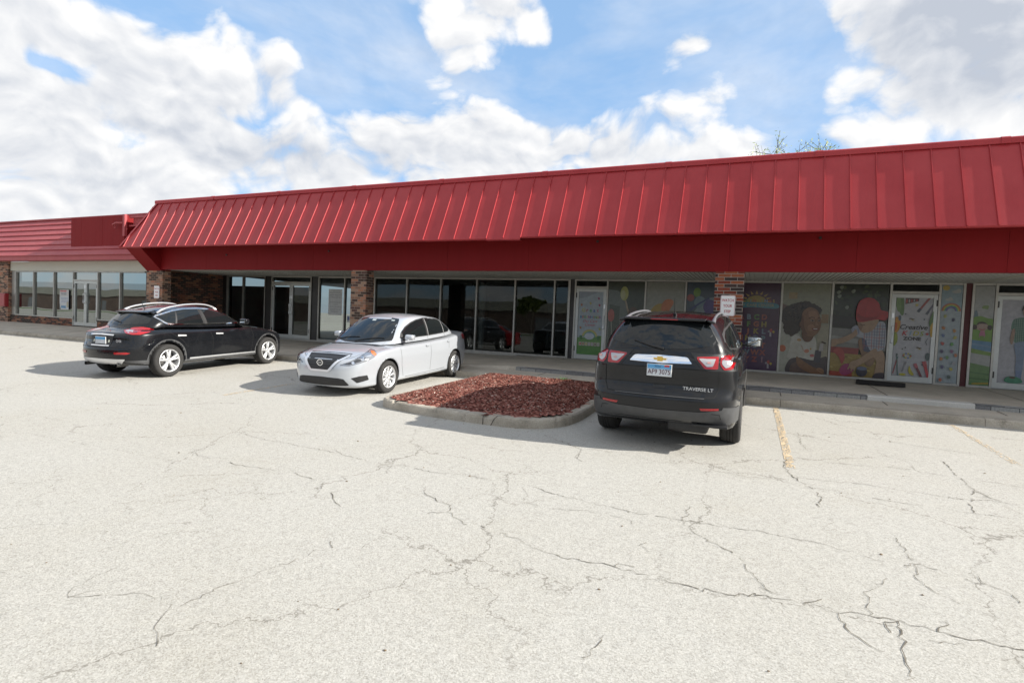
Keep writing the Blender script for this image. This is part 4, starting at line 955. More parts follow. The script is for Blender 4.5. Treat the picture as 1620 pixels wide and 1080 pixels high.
LK = (.29, .195, .125); LKD = (.19, .115, .07)
p.blob([(.60, .95), (.66, .60), (.80, .30), (.94, .35), (.98, .70), (.9, .98)], LKD)
p.blob([(.86, .76), (1.02, .74), (1.16, .60), (1.16, .10), (.98, .05), (1.0, .42), (.88, .58)], LK); p.blob([(.95, .0), (1.0, .12), (1.18, .14), (1.18, 0)], (.05, .04, .05))
p.poly([(.64, 1.06), (.90, .92), (.88, .62), (.72, .66)], (.06, .07, .11))
SH = (.30, .31, .33)
p.blob([(.46, 1.18), (.60, 1.26), (.84, 1.24), (.98, 1.40), (1.12, 1.38), (1.17, 1.1), (1.14, .74), (.86, .68), (.74, .95), (.60, 1.0), (.52, 1.04)], SH)
for q in range(9): p.line([(.70 + q * .055, 1.26 + min(q, 5) * .02), (.72 + q * .052, .72)], .010, (.10, .12, .20) if q % 3 else (.32, .08, .08))
for q in range(8): p.line([(.70 + .0 * q, .80 + q * .07), (1.15, .78 + q * .075)], .009, (.11, .13, .2) if q % 3 else (.30, .09, .09))
p.blob([(.42, 1.20), (.52, 1.30), (.62, 1.20), (.56, 1.04), (.48, 1.06)], (.24, .25, .29)); 
for q in range(4): p.line([(.44 + q * .04, 1.22), (.49 + q * .035, 1.07)], .008, (.10, .12, .2))
p.blob([(.52, 1.20), (.44, 1.10), (.28, 1.00), (.06, .90), (.02, .82), (.14, .80), (.34, .88), (.50, 1.00), (.56, 1.08)], LK); p.blob([(.0, .90), (.10, .94), (.16, .86), (.10, .76), (.0, .74)], LK)
p.blob([(.96, .74), (.80, .62), (.62, .46), (.46, .38), (.42, .26), (.50, .18), (.62, .28), (.80, .42), (1.0, .60)], LK); p.line([(.45, .30), (.40, .18)], .03, LK); p.line([(.50, .28), (.47, .14)], .03, LK); p.line([(.54, .30), (.54, .16)], .03, LK)
p.ell(.70, .14, .12, .12, (.03, .03, .05)); p.ell(.70, .22, .11, .05, (.10, .12, .18))
p.blob([(.56, 1.45), (.56, 1.28), (.64, 1.14), (.76, 1.12), (.90, 1.22), (.98, 1.44), (.8, 1.5)], LK); p.blob([(.56, 1.40), (.57, 1.26), (.63, 1.18), (.66, 1.3)], LKD); p.blob([(.86, 1.44), (.92, 1.50), (.99, 1.46), (.97, 1.36), (.89, 1.34)], LK)
p.line([(.60, 1.33), (.66, 1.30), (.70, 1.32)], .014, (.05, .03, .02)); p.line([(.58, 1.24), (.61, 1.22)], .012, (.16, .06, .05))
CAP = (.30, .022, .022)
p.blob([(.50, 1.62), (.54, 1.86), (.66, 1.98), (.84, 1.98), (.97, 1.86), (1.02, 1.70), (1.16, 1.66), (1.19, 1.56), (1.12, 1.44), (.96, 1.46), (.80, 1.42), (.62, 1.38), (.52, 1.42)], CAP)
p.blob([(.54, 1.60), (.66, 1.52), (.9, 1.52), (1.0, 1.58), (.9, 1.46), (.7, 1.41), (.56, 1.43)], (.20, .015, .016)); p.line([(.76, 1.97), (.70, 1.75), (.70, 1.55)], .008, (.20, .015, .016))
p.build('window_poster', 1.775, WY, SZ + .055, 'window photo film of a child in a red cap and plaid shirt reaching for toys', 'poster', 'printed films on the day care glass')
# --- craft door
p = PB(.76, 1.94, (.37, .37, .385)); Wd = .76
def brush(x0, y0, x1, y1, w, c, tip):
    p.line([(x0, y0), (x1, y1)], w, c); dx, dy = x1 - x0, y1 - y0; l = math.hypot(dx, dy); p.line([(x1, y1), (x1 + dx / l * w * 2.2, y1 + dy / l * w * 2.2)], w * 1.35, tip)
p.blob([(.0, 1.94), (.0, 1.72), (.08, 1.55), (.14, 1.48), (.17, 1.6), (.14, 1.94)], (.10, .17, .06)); p.blob([(0, 1.86), (.03, 1.6), (.1, 1.6), (.08, 1.9)], (.14, .22, .08))
p.poly([(.18, 1.76), (.46, 1.84), (.46, 1.94), (.19, 1.94)], (.08, .05, .05))
for i in range(5): p.poly([(.20 + i * .05, 1.79 + i * .012), (.225 + i * .05, 1.795 + i * .012), (.225 + i * .05, 1.88), (.20 + i * .05, 1.88)], (.40, .07, .06) if i % 2 == 0 else (.38, .36, .34))
brush(.68, 1.94, .50, 1.66, .045, (.28, .08, .07), (.06, .07, .09)); brush(.80, 1.86, .66, 1.60, .04, (.12, .12, .16), (.10, .11, .13))
p.blob([(0, 1.40), (.05, 1.44), (.11, 1.34), (.10, 1.16), (.05, 1.06), (0, 1.08)], (.42, .20, .03)); p.blob([(0, 1.30), (.05, 1.28), (.04, 1.12), (0, 1.12)], (.40, .09, .02)); p.blob([(0, 1.06), (.06, 1.02), (.07, .84), (0, .74)], (.24, .28, .05))
p.ell(.09, 1.42, .03, .07, (.09, .12, .15)); p.ell(.42, 1.74, .04, .03, (.40, .34, .08), 6, jag=.4)
for x, y in ((.34, 1.40), (.52, .70)): p.line([(x - .06, y + .01), (x + .05, y)], .02, (.09, .06, .04)); p.line([(x - .03, y + .03), (x + .03, y - .03)], .014, (.12, .08, .05)); p.line([(x - .02, y - .02), (x + .05, y - .035)], .012, (.40, .34, .10))
p.text('Creative', .375, 1.15, .165, (.03, .028, .03), shear=.25, bold=.012)
for i, (ch, c) in enumerate(zip('KIDS', [(.42, .05, .06), (.15, .26, .34), (.38, .33, .03), (.24, .30, .05)])): p.text(ch, .20 + i * .115, 1.00, .16, c, shear=.25, bold=.015, adv=False)
p.l += 1; p.text('ZONE', .37, .885, .115, (.04, .035, .035), bold=.03, sx=1.15)
for k in range(10):
    a = k * .628; p.ell(.29 + .075 * math.cos(a), .50 + .055 * math.sin(a), .022, .018, [(.38, .06, .06), (.12, .28, .10), (.42, .32, .05), (.10, .14, .34), (.36, .36, .08)][k % 5], 7)
brush(.02, .05, .09, .42, .02, (.28, .05, .05), (.05, .12, .10)); brush(.12, .0, .08, .50, .02, (.06, .14, .12), (.04, .06, .06)); brush(.20, .10, .25, .28, .035, (.22, .22, .23), (.16, .16, .17)); p.blob([(.33, .16), (.35, .26), (.39, .16), (.45, .05), (.40, .03), (.35, .08)], (.38, .33, .04)); p.ell(.22, .04, .07, .03, (.38, .35, .05)); brush(.60, .0, .50, .22, .05, (.14, .04, .05), (.36, .10, .12)); brush(.74, .0, .67, .26, .06, (.42, .05, .06), (.34, .07, .08))
p.blob([(.76, 1.60), (.70, 1.45), (.68, 1.30), (.72, 1.2), (.76, 1.2)], (.10, .17, .06)); p.blob([(.76, 1.32), (.71, 1.22), (.72, 1.02), (.76, 1.0)], (.42, .26, .04)); p.line([(.68, .95), (.64, .86), (.67, .78)], .012, (.08, .08, .1)); p.ell(.70, .50, .04, .10, (.07, .10, .10)); p.ell(.66, 1.05, .03, .03, (.34, .05, .05))
for x, y in ((.18, .66), (.24, .70), (.60, .30), (.2, 1.52), (.58, 1.40)): p.ell(x, y, .014, .02, (.05, .05, .06), 6)
p.build('door_poster', 3.126, WY + .030, SZ + .155, 'white door film bordered with brushes and crafts reading Creative Kids Zone', 'poster', 'printed films on the day care glass')
# --- rainbow and hands
p = PB(.40, H1, (.29, .335, .355)); p.poly([(0, 1.75), (.4, 1.75), (.4, H1), (0, H1)], (.22, .29, .32))
p.ell(.08, 2.27, .07, .06, (.40, .30, .08)); p.ell(.28, 2.18, .09, .035, (.36, .37, .35)); p.ell(.32, 2.20, .05, .05, (.36, .37, .35)); p.ell(.15, 1.99, .08, .03, (.36, .37, .35)); p.ell(.17, 2.01, .04, .04, (.36, .37, .35))
for i, c in enumerate([(.34, .09, .06), (.36, .20, .05), (.36, .33, .08), (.10, .26, .11), (.08, .15, .28), (.16, .08, .22)]): p.arc(.20, 1.72, .17 - .019 * i, .19 - .019 * i, c)
hc = [(.36, .36, .12), (.06, .06, .10), (.40, .16, .06), (.38, .20, .08), (.12, .16, .28), (.38, .36, .10), (.36, .08, .07), (.10, .26, .08), (.07, .06, .12), (.22, .10, .18), (.40, .15, .07), (.40, .17, .07), (.12, .24, .10), (.08, .08, .16), (.38, .34, .08), (.08, .11, .10), (.40, .12, .07), (.32, .32, .34)]
hp = [(.09, 1.58), (.25, 1.50), (.08, 1.30), (.29, 1.24), (.08, 1.12), (.30, 1.08), (.08, .93), (.25, .92), (.07, .74), (.26, .75), (.34, .66), (.06, .56), (.18, .60), (.09, .37), (.27, .33), (.24, .14), (.07, .06), (.30, .47)]
for (x, y), c in zip(hp, hc): hand(p, x, y, .055, c, (x * 37 % 1) - .5)
p.build('window_poster', 4.018, WY, SZ + .055, 'narrow pale blue film with a rainbow above scattered coloured handprints', 'poster', 'printed films on the day care glass')
# --- storybook meadow with girl
p = PB(.365, H1, (.31, .315, .30))
p.blob([(.0, 1.45), (.02, 1.75), (.07, 1.70), (.08, 1.5)], (.12, .17, .19)); p.ell(.21, 1.83, .065, .05, (.17, .24, .08), 12, jag=.2)
p.blob([(-.05, 1.0), (-.05, 1.50), (.10, 1.62), (.25, 1.58), (.42, 1.50), (.42, 1.0)], (.14, .25, .05)); p.poly([(0, .83), (.4, .80), (.4, 1.02), (0, 1.06)], (.10, .20, .30)); p.line([(0, .97), (.4, .90)], .03, (.16, .24, .32))
p.blob([(-.05, .86), (.1, .84), (.42, .76), (.42, .70), (.1, .74), (-.05, .78)], (.15, .24, .06)); p.poly([(0, 0), (.4, 0), (.4, .44), (0, .52)], (.11, .20, .08)); p.line([(0, .30), (.4, .26)], .03, (.07, .14, .06)); p.line([(0, .16), (.4, .13)], .03, (.07, .14, .06)); p.line([(.05, .03), (.36, .06)], .03, (.36, .24, .04))
p.ell(.17, 1.37, .12, .09, (.30, .22, .18)); p.blob([(.06, 1.40), (.10, 1.48), (.20, 1.49), (.28, 1.42), (.24, 1.44), (.12, 1.44)], (.045, .03, .02)); p.ell(.03, 1.36, .045, .06, (.045, .03, .02)); p.ell(.31, 1.36, .045, .06, (.045, .03, .02))
p.line([(.12, 1.32), (.17, 1.30), (.23, 1.32)], .018, (.32, .04, .05)); p.poly([(.12, 1.16), (.24, 1.16), (.22, 1.28), (.14, 1.28)], (.36, .14, .20)); p.line([(.13, 1.16), (.13, 1.11)], .015, (.30, .22, .18)); p.line([(.22, 1.16), (.22, 1.11)], .015, (.30, .22, .18))
p.build('window_poster', 4.657, WY, SZ + .055, 'narrow cartoon film of green hills, blue stream and a girl with dark pigtails', 'poster', 'printed films on the day care glass')
# --- boy in green check shirt
p = PB(.78, 1.94, (.35, .345, .365))
p.blob([(.22, 1.44), (.30, 1.50), (.40, 1.52), (.60, 1.50), (.70, 1.42), (.72, 1.2), (.66, 1.14), (.66, .92), (.28, .94), (.28, 1.2), (.20, 1.24)], (.11, .19, .14))
for q in range(12): p.line([(.26 + q * .038, 1.48), (.27 + q * .036, .95)], .008, (.26, .33, .28))
for q in range(13): p.line([(.24, .97 + q * .04), (.70, .96 + q * .04)], .008, (.05, .11, .08))
p.blob([(.22, 1.24), (.19, 1.05), (.20, .92), (.24, .92), (.27, 1.22)], (.28, .19, .14)); p.blob([(.68, 1.2), (.74, 1.05), (.70, .92), (.66, 1.1)], (.28, .19, .14))
p.blob([(.29, .93), (.66, .93), (.68, .6), (.62, .22), (.52, .22), (.50, .6), (.46, .6), (.44, .22), (.33, .22), (.32, .6)], (.17, .22, .30)); p.poly([(.33, .1), (.44, .1), (.44, .30), (.34, .30)], (.14, .19, .30)); p.poly([(.53, .1), (.62, .1), (.62, .30), (.53, .30)], (.14, .19, .30))
p.ell(.50, 1.66, .12, .15, (.30, .21, .16)); p.blob([(.37, 1.66), (.38, 1.78), (.46, 1.85), (.56, 1.85), (.63, 1.76), (.62, 1.66), (.58, 1.75), (.42, 1.75)], (.035, .028, .025)); p.line([(.45, 1.60), (.50, 1.575), (.55, 1.60)], .012, (.28, .07, .06)); p.ell(.455, 1.68, .013, .01, (.02, .02, .02), 8); p.ell(.545, 1.68, .013, .01, (.02, .02, .02), 8)
p.line([(.42, 1.50), (.5, 1.45), (.58, 1.5)], .03, (.28, .12, .12)); p.blob([(.14, .04), (.18, .14), (.30, .16), (.42, .12), (.46, .03), (.30, .0)], (.05, .20, .12)); p.ell(.28, .13, .06, .02, (.10, .04, .04), 10)
p.build('door_poster', 5.17, WY + .030, SZ + .155, 'pale door film of a boy in green checked shirt and jeans at the right edge', 'poster', 'printed films on the day care glass')
# plain white film on right windows out of the film run is not seen
# --- notices
def lines(p, x0, x1, ys, c, w=.012, seed=1):
    r = random.Random(seed)
    for y in ys:
        x = x0 + r.uniform(0, .05)
        while x < x1 - .03:
            l = r.uniform(.02, .08); p.poly([(x, y), (min(x + l, x1), y), (min(x + l, x1), y + w), (x, y + w)], c, False); x += l + .014
    p.l += 1
p = PB(.66, .98, (.58, .585, .57)); p.poly([(.04, .89), (.22, .89), (.22, .92), (.04, .92)], (.78, .78, .76))
lines(p, .05, .60, (.84, .75, .66), (.28, .28, .28), .022); lines(p, .05, .60, (.47,), (.28, .28, .28), .02, 3); lines(p, .22, .45, (.39,), (.3, .3, .3), .02, 5); lines(p, .05, .60, (.30, .21), (.3, .3, .3), .02, 4); lines(p, .12, .5, (.12,), (.3, .3, .3), .02, 4)
p.build('paper_notice', -14.93, YW - .002, 1.745, 'large white typed notice taped inside dark glass beside the double door', 'notice')
p = PB(.66, .83, (.50, .52, .53)); p.poly([(0, .56), (.66, .56), (.66, .83), (0, .83)], (.46, .44, .42)); p.poly([(.04, .74), (.50, .74), (.50, .81), (.04, .81)], (.42, .10, .10)); lines(p, .08, .50, (.62, .67), (.12, .12, .16), .03, 2)
p.poly([(0, .0), (.09, 0), (.0, .3)], (.12, .13, .13)); lines(p, .1, .6, (.47, .42, .36, .3), (.22, .25, .40), .022, 8); p.poly([(.12, .05), (.46, .05), (.46, .16), (.12, .16)], (.10, .24, .40)); p.poly([(.52, .1), (.64, .1), (.64, .36), (.52, .30)], (.40, .36, .24))
p.build('window_notice', -27.20, YL - .030, 1.47, 'white, red and blue notice on the left shop window beside its door', 'notice')
p = PB(.13, .24, (.30, .34, .42)); p.poly([(0, 0), (.13, 0), (.13, .07), (0, .07)], (.5, .5, .5)); p.poly([(.02, .1), (.11, .1), (.11, .2), (.02, .2)], (.08, .12, .30))
p.build('window_sticker', -14.0, YW - .02, 1.50, 'small blue and white sticker low on the glass beside the middle brick pillar', 'sticker')
# --- watch your step signs
def wsign(x, z, w, h, label):
    e = empty('warning_sign', (x, YF - .02, z)); tag(e, label, 'sign', 'watch your step signs on the pillars')
    bm = bmesh.new(); r = .03; pts = []
    for cx, cz, a0 in ((w - r, r, -90), (w - r, h - r, 0), (r, h - r, 90), (r, r, 180)):
        for k in range(5): a = rad(a0 + k * 22.5); pts.append((cx + r * math.cos(a), cz + r * math.sin(a)))
    prism(bm, pts, 'y', -.002, .002); bobj('plate', bm, M_WHT, e)
    p = PB(w, h, (.72, .71, .70)); p.bm.clear(); p.mats = []; p.l = 5
    RD = (.50, .02, .03)
    p.text('WATCH', w / 2, h * .70, h * .185, RD, bold=.02, sx=.78 * w / .31); p.text('YOUR', w / 2, h * .43, h * .185, RD, bold=.02, sx=.78 * w / .31); p.text('STEP', w / 2, h * .16, h * .185, RD, bold=.02, sx=.78 * w / .31)
    t = .005; i = .009
    for q in ([(i, i), (w - i, i), (w - i, i + t), (i, i + t)], [(i, h - i - t), (w - i, h - i - t), (w - i, h - i), (i, h - i)], [(i, i), (i + t, i), (i + t, h - i), (i, h - i)], [(w - i - t, i), (w - i, i), (w - i, h - i), (w - i - t, h - i)]): p.poly(q, RD, False)
    o = p.build('lettering', 0, 0, 0, None, None, parent=e)
wsign(-.765, 2.15, .31, .46, 'white sign reading WATCH YOUR STEP in red on the orange brick pillar')
wsign(-20.465, 2.08, .31, .46, 'white WATCH YOUR STEP sign on the brown brick pillar at far left')
# red mailbox-like panel on left wall
e = empty('wall_box', (-31.2, 13.39, 1.46)); tag(e, 'dark red metal box on the brick wall at the far left', 'wall box')
bm = bmesh.new(); box(bm, -.28, .28, -.14, 0, 0, .60, .012); bobj('case', bm, mat('box_red', (.24, .01, .014), .4), e)
bm = bmesh.new(); box(bm, -.24, .24, -.152, -.141, .04, .55, .004); bobj('lid', bm, mat('box_red2', (.28, .014, .018), .38), e)
# door mat
bm = bmesh.new()
prism(bm, [(2.15, 14.65), (3.1, 14.65), (3.35, 15.85), (2.35, 15.95)], 'z', .7305, .742)
o = bobj('door_mat', bm, mat('black_rubber_mat', (.012, .012, .012), .9, bump=(150, .5, .005))); tag(o, 'black rubber mat on the pavement before the craft poster door', 'door mat')
o.location.z = 0.010
# ============================================================ TREE BEHIND THE ROOF
def tree(name, x, y, z, h, seed, label, leaves=900, spread=.55, cat='tree', ls=.05, group=None, depth=6):
    rnd = random.Random(seed); e = empty(name, (x, y, z)); tag(e, label, cat, group)
    bm = bmesh.new(); tips = []
    def br(p, d, l, r, k):
        pts = [p]; q = p
        for i in range(3):
            d = (d + Vector((rnd.gauss(0, .12), rnd.gauss(0, .12), rnd.gauss(.03, .06)))).normalized(); q = q + d * l / 3; pts.append(q)
        tube(bm, pts, [r, r * .88, r * .76, r * .64], 6 if k < 3 else 4, cap=False)
        if k >= 3: tips.extend(pts[1:])
        if k >= depth: return
        for i in range(2 if k == 0 else rnd.choice((2, 3))):
            a = rnd.random() * 6.28; s = Vector((math.cos(a), math.sin(a), 0)); nd_ = (d + s * rnd.uniform(.35, .8) * spread * 1.6).normalized()
            br(q if i else pts[2], nd_, l * rnd.uniform(.66, .86), r * .62, k + 1)
    br(Vector((0, 0, 0)), Vector((0, 0, 1)), h * .30, h * .024, 0)
    bobj('trunk', bm, M_BARK, e); bm = bmesh.new()
    for _ in range(leaves):
        c = rnd.choice(tips) + Vector((rnd.gauss(0, .10), rnd.gauss(0, .10), rnd.gauss(0, .10))); s = ls * rnd.uniform(.5, 1.3)
        u = Vector((rnd.gauss(0, 1), rnd.gauss(0, 1), rnd.gauss(0, 1))).normalized(); v = u.orthogonal().normalized()
        bm.faces.new([bm.verts.new(c + p) for p in (-u * s, v * s * .45, u * s, -v * s * .45)])
    bobj('crown', bm, M_LEAF, e); return e
tree('tree', 6.1, 36.5, .43, 13.15, 11, 'young tree with sparse yellow green leaves rising behind the red roof', 2800, .9, ls=.075, depth=7)
# ============================================================ WHAT THE GLASS REFLECTS: the far side of the lot
OB = empty('warehouse_building', (-20, -84, -1.1)); tag(OB, 'long brown brick warehouse with beige metal band across the lot', 'building'); OI = Matrix.Translation((20, 84, 1.1))
bm = bmesh.new(); box(bm, -460, 60, -95, -84, -1.2, 4.0); part('wall', bm, mat('brown_brick_far', (.16, .11, .085), .9, var=(.4, .2)), OB, OI)
bm = bmesh.new(); box(bm, -460.2, 60.2, -95.2, -83.8, 4.0, 6.2); part('metal_band', bm, mat('beige_metal', (.40, .38, .31), .6, var=(.3, .08)), OB, OI)
bm = bmesh.new(); rnd = random.Random(3)
for i in range(22):
    x = -420 + i * 22; box(bm, x, x + 3.6, -84.02, -83.97, -1.1, 2.6)
part('loading_door', bm, mat('grey_door', (.22, .22, .22), .6), OB, OI)
bm = bmesh.new(); box(bm, -460, 90, -70, -64, -1.2, -1.10); tag(bobj('grass_verge', bm, mat('grass_green', (.10, .17, .04), .9, var=(2, .4), bump=(20, .8, .05))), None, None, kind='structure')
for i, (x, y, h) in enumerate(((-40, -66, 10), (-27, -67, 8), (-12, -66, 11), (6, -67, 9), (24, -66, 10))):
    tree('tree', x, y, -1.14, h, 20 + i, ['tall', 'rounded', 'tallest', 'leaning', 'dense'][i] + ' leafy tree on the grass verge across the lot', 3600, .75, ls=.5, group='trees across the lot', depth=5)
# ============================================================ CARS
def sm(pts, s=.12):
    xs = [p[0] for p in pts]; ys = [p[1] for p in pts]; n = 160; a, b = xs[0], xs[-1]; st = (b - a) / n
    def lin(x):
        if x <= xs[0]: return ys[0]
        if x >= xs[-1]: return ys[-1]
        for i in range(len(xs) - 1):
            if x <= xs[i + 1]: return ys[i] + (ys[i + 1] - ys[i]) * (x - xs[i]) / (xs[i + 1] - xs[i])
    g = []
    for i in range(n + 1):
        x = a + st * i; w = 0; v = 0; ss = min(s, .5 * min(x - a, b - x) + 1e-6) if s else 1e-6
        for k in range(-4, 5): ww = math.exp(-(k / 2) ** 2 / 2 * 1.0); v += ww * lin(x + ss * k / 3); w += ww
        g.append(v / w)
    def f(x):
        t = (x - a) / st
        if t <= 0: return g[0]
        if t >= n: return g[-1]
        i = int(t); return g[i] + (g[i + 1] - g[i]) * (t - i)
    return f
def catmull(P, n):
    o = []
    for i in range(len(P) - 1):
        p0, p1, p2, p3 = P[max(i - 1, 0)], P[i], P[i + 1], P[min(i + 2, len(P) - 1)]
        if i == 0: p0 = (P[1][0], -P[1][1])
        if i == len(P) - 2: p3 = (P[-2][0], -P[-2][1])
        for k in range(n):
            t = k / n; o.append(tuple(.5 * (2 * p1[c] + (p2[c] - p0[c]) * t + (2 * p0[c] - 5 * p1[c] + 4 * p2[c] - p3[c]) * t * t + (3 * p1[c] - p0[c] - 3 * p2[c] + p3[c]) * t ** 3) for c in (0, 1)))
    o.append(P[-1]); return o
def resample(P, m):
    d = [0]
    for a, b in zip(P, P[1:]): d.append(d[-1] + math.dist(a, b))
    o = []; j = 0
    for i in range(m + 1):
        t = d[-1] * i / m
        while j < len(d) - 2 and d[j + 1] < t: j += 1
        k = (t - d[j]) / ((d[j + 1] - d[j]) or 1); o.append((P[j][0] + (P[j + 1][0] - P[j][0]) * k, P[j][1] + (P[j + 1][1] - P[j][1]) * k))
    return o
def normals(P):
    o = []
    for i in range(len(P)):
        a, b = P[max(i - 1, 0)], P[min(i + 1, len(P) - 1)]
        if i == 0: o.append((1, 0)); continue
        if i == len(P) - 1: o.append((-1, 0)); continue
        dx, dy = b[0] - a[0], b[1] - a[1]; l = math.hypot(dx, dy); o.append((-dy / l if 0 else dy / l, -dx / l))
    return o
def ringmesh(bm, rings):
    """rings of half-outline points (front centre -> rear centre, y>=0) mirrored into closed loops"""
    R = []
    for r in rings:
        vs = [bm.verts.new(p) for p in r]; ms = [bm.verts.new((p[0], -p[1], p[2])) for p in r[1:-1]]
        R.append((vs, ms))
    for (A, a), (B, b) in zip(R, R[1:]):
        la = A + a[::-1]; lb = B + b[::-1]; n = len(la)
        for i in range(n): bm.faces.new((la[i], lb[i], lb[(i + 1) % n], la[(i + 1) % n]))
    return R
def cap(bm, R, zf, K=10, flip=False):
    V, Mi = R; full = [None] + Mi + [None]; prev = None; n = len(V)
    for i in range(1, n - 1):
        a, b = V[i], full[i]; row = [a]
        for k in range(1, K):
            t = k / K; y = a.co.y + (b.co.y - a.co.y) * t; row.append(bm.verts.new((a.co.x, y, zf(a.co, y))))
        row.append(b)
        if prev is None:
            for k in range(K): bm.faces.new((V[0], row[k + 1], row[k]) if flip else (V[0], row[k], row[k + 1]))
        else:
            for k in range(K):
                q = (prev[k], row[k], row[k + 1], prev[k + 1]); bm.faces.new(q[::-1] if flip else q)
        prev = row
    for k in range(K): bm.faces.new((V[n - 1], prev[k], prev[k + 1]) if flip else (V[n - 1], prev[k + 1], prev[k]))
def make_shell(S):
    bm = bmesh.new()
    P = resample(catmull(S['plan'], 14), S.get('m', 110)); Nn = normals(P); H = sm(S['deck']); hw = max(p[1] for p in P)
    cr = S.get('crown', .06); zs = sm(S['sill']); iF, iR, iS = sm(S['insF'], .05), sm(S['insR'], .05), sm(S['insS'], .04); rt = S.get('round', .07)
    def Hf(x, y): return H(x) - cr * (y / hw) ** 2 - S.get('crown4', .0) * (y / hw) ** 6
    nv = 34; rings = []
    for v in range(nv + 1):
        tv = v / nv; tv = 1 - (1 - tv) ** 1.35; r = []
        for (x, y), (nx, ny) in zip(P, Nn):
            wf, wr = max(nx, 0) ** 2, max(-nx, 0) ** 2; ws = ny * ny
            zb = wf * S['zbF'] + wr * S['zbR'] + ws * zs(x); zt = Hf(x, y); z = zb + (zt - zb) * tv
            ins = wf * iF(z) + wr * iR(z) + ws * iS(z); t = zt - z; q = rt * (1 + 0 * ws)
            if t < q: ins += q - math.sqrt(max(0, q * q - (q - t) ** 2))
            b = z - zb
            if b < .05: ins += .05 - math.sqrt(max(0, .0025 - (.05 - b) ** 2))
            X, Y = x - nx * ins, max(0, y - ny * ins)
            if nx * nx > .999: Y = 0 if y < 1e-6 else Y
            r.append((X, Y if 0 < y else 0, z))
        r[0] = (r[0][0], 0, r[0][2]); r[-1] = (r[-1][0], 0, r[-1][2]); rings.append(r)
    R = ringmesh(bm, rings)
    cap(bm, R[0], lambda a, y: a.z, 4, True)
    cap(bm, R[-1], lambda a, y: a.z + Hf(a.x, y) - Hf(a.x, a.y), 12)
    # greenhouse
    n = 12; B = catmull(S['ghb'], n); T = catmull(S['ghr'], n); Rz = sm(S['roof'], .15); rc = S.get('rcrown', .05); hr = max(p[1] for p in T); Bn = normals(B)
    def Rf(x, y): return Rz(x) - rc * (y / hr) ** 2
    rings = []; nv2 = 16; bl = S.get('bulge', .035)
    for v in range(nv2 + 1):
        tv = v / nv2; tv = 1 - (1 - tv) ** 1.3; r = []
        for (x0, y0), (x1, y1), (nx, ny) in zip(B, T, Bn):
            zb = H(x0) - S.get('sink', .05); zt = Rf(x1, y1); z = zb + (zt - zb) * tv; X, Y = x0 + (x1 - x0) * tv, y0 + (y1 - y0) * tv
            k = bl * 4 * tv * (1 - tv) * (1 if ny > .6 else .6); t = zt - z; q = .06; e = 0
            if t < q: e = q - math.sqrt(max(0, q * q - (q - t) ** 2)); e *= .8
            X += nx * (k - e); Y = max(0, Y + ny * (k - e)); r.append((X, Y if y0 > 0 else 0, z))
        rings.append(r)
    R = ringmesh(bm, rings); cap(bm, R[-1], lambda a, y: a.z + Rf(a.x, y) - Rf(a.x, a.y), 14)
    bmesh.ops.recalc_face_normals(bm, faces=bm.faces)
    return bm
def make_body(S, paint, parent):
    bm = make_shell(S); me = bpy.data.meshes.new('body'); bm.to_mesh(me); bm.free()
    for x in (paint, M_BLK): me.materials.append(x)
    o = bpy.data.objects.new('body', me); C.objects.link(o)
    # wheel arches: boolean with short cylinders
    bc = bmesh.new()
    for x in S['wheels']:
        for s in (1, -1):
            n = 56; r = S['arch']; A = [bc.verts.new((x + r * math.cos(2 * math.pi * k / n), s * 1.4, S['wr'] + .01 + r * math.sin(2 * math.pi * k / n))) for k in range(n)]
            D = [bc.verts.new((v.co.x, s * (S['half'] - .30), v.co.z)) for v in A]
            fs = [bc.faces.new(A), bc.faces.new(D[::-1])] + [bc.faces.new((A[i], D[i], D[(i + 1) % n], A[(i + 1) % n])) for i in range(n)]
            for f in fs: f.material_index = 1
    bmesh.ops.recalc_face_normals(bc, faces=bc.faces)
    mc = bpy.data.meshes.new('c'); bc.to_mesh(mc); bc.free(); mc.materials.append(paint); mc.materials.append(M_BLK)
    oc = bpy.data.objects.new('c', mc); C.objects.link(oc)
    md = o.modifiers.new('b', 'BOOLEAN'); md.object = oc; md.operation = 'DIFFERENCE'; md.solver = 'EXACT'; md.use_self = True
    bpy.context.view_layer.update()
    m2 = bpy.data.meshes.new_from_object(o.evaluated_get(bpy.context.evaluated_depsgraph_get()))
    if len(m2.polygons) > 500: o.modifiers.clear(); o.data = m2; m2.name = 'body'
    else: print('BOOLEAN FAILED'); o.modifiers.clear()
    bpy.data.objects.remove(oc)
    for p in o.data.polygons: p.use_smooth = True
    # keep hard edges round the arches
    b = bmesh.new(); b.from_mesh(o.data)
    for e in b.edges:
        if len(e.link_faces) == 2 and (e.link_faces[0].material_index != e.link_faces[1].material_index or e.calc_face_angle(0) > rad(50)): e.smooth = False
    b.to_mesh(o.data); bvh = BVHTree.FromBMesh(b); b.free(); o.parent = parent
    return o, bvh
DIRS = {'front': 0, 'left': 90, 'rear': 180, 'right': -90}
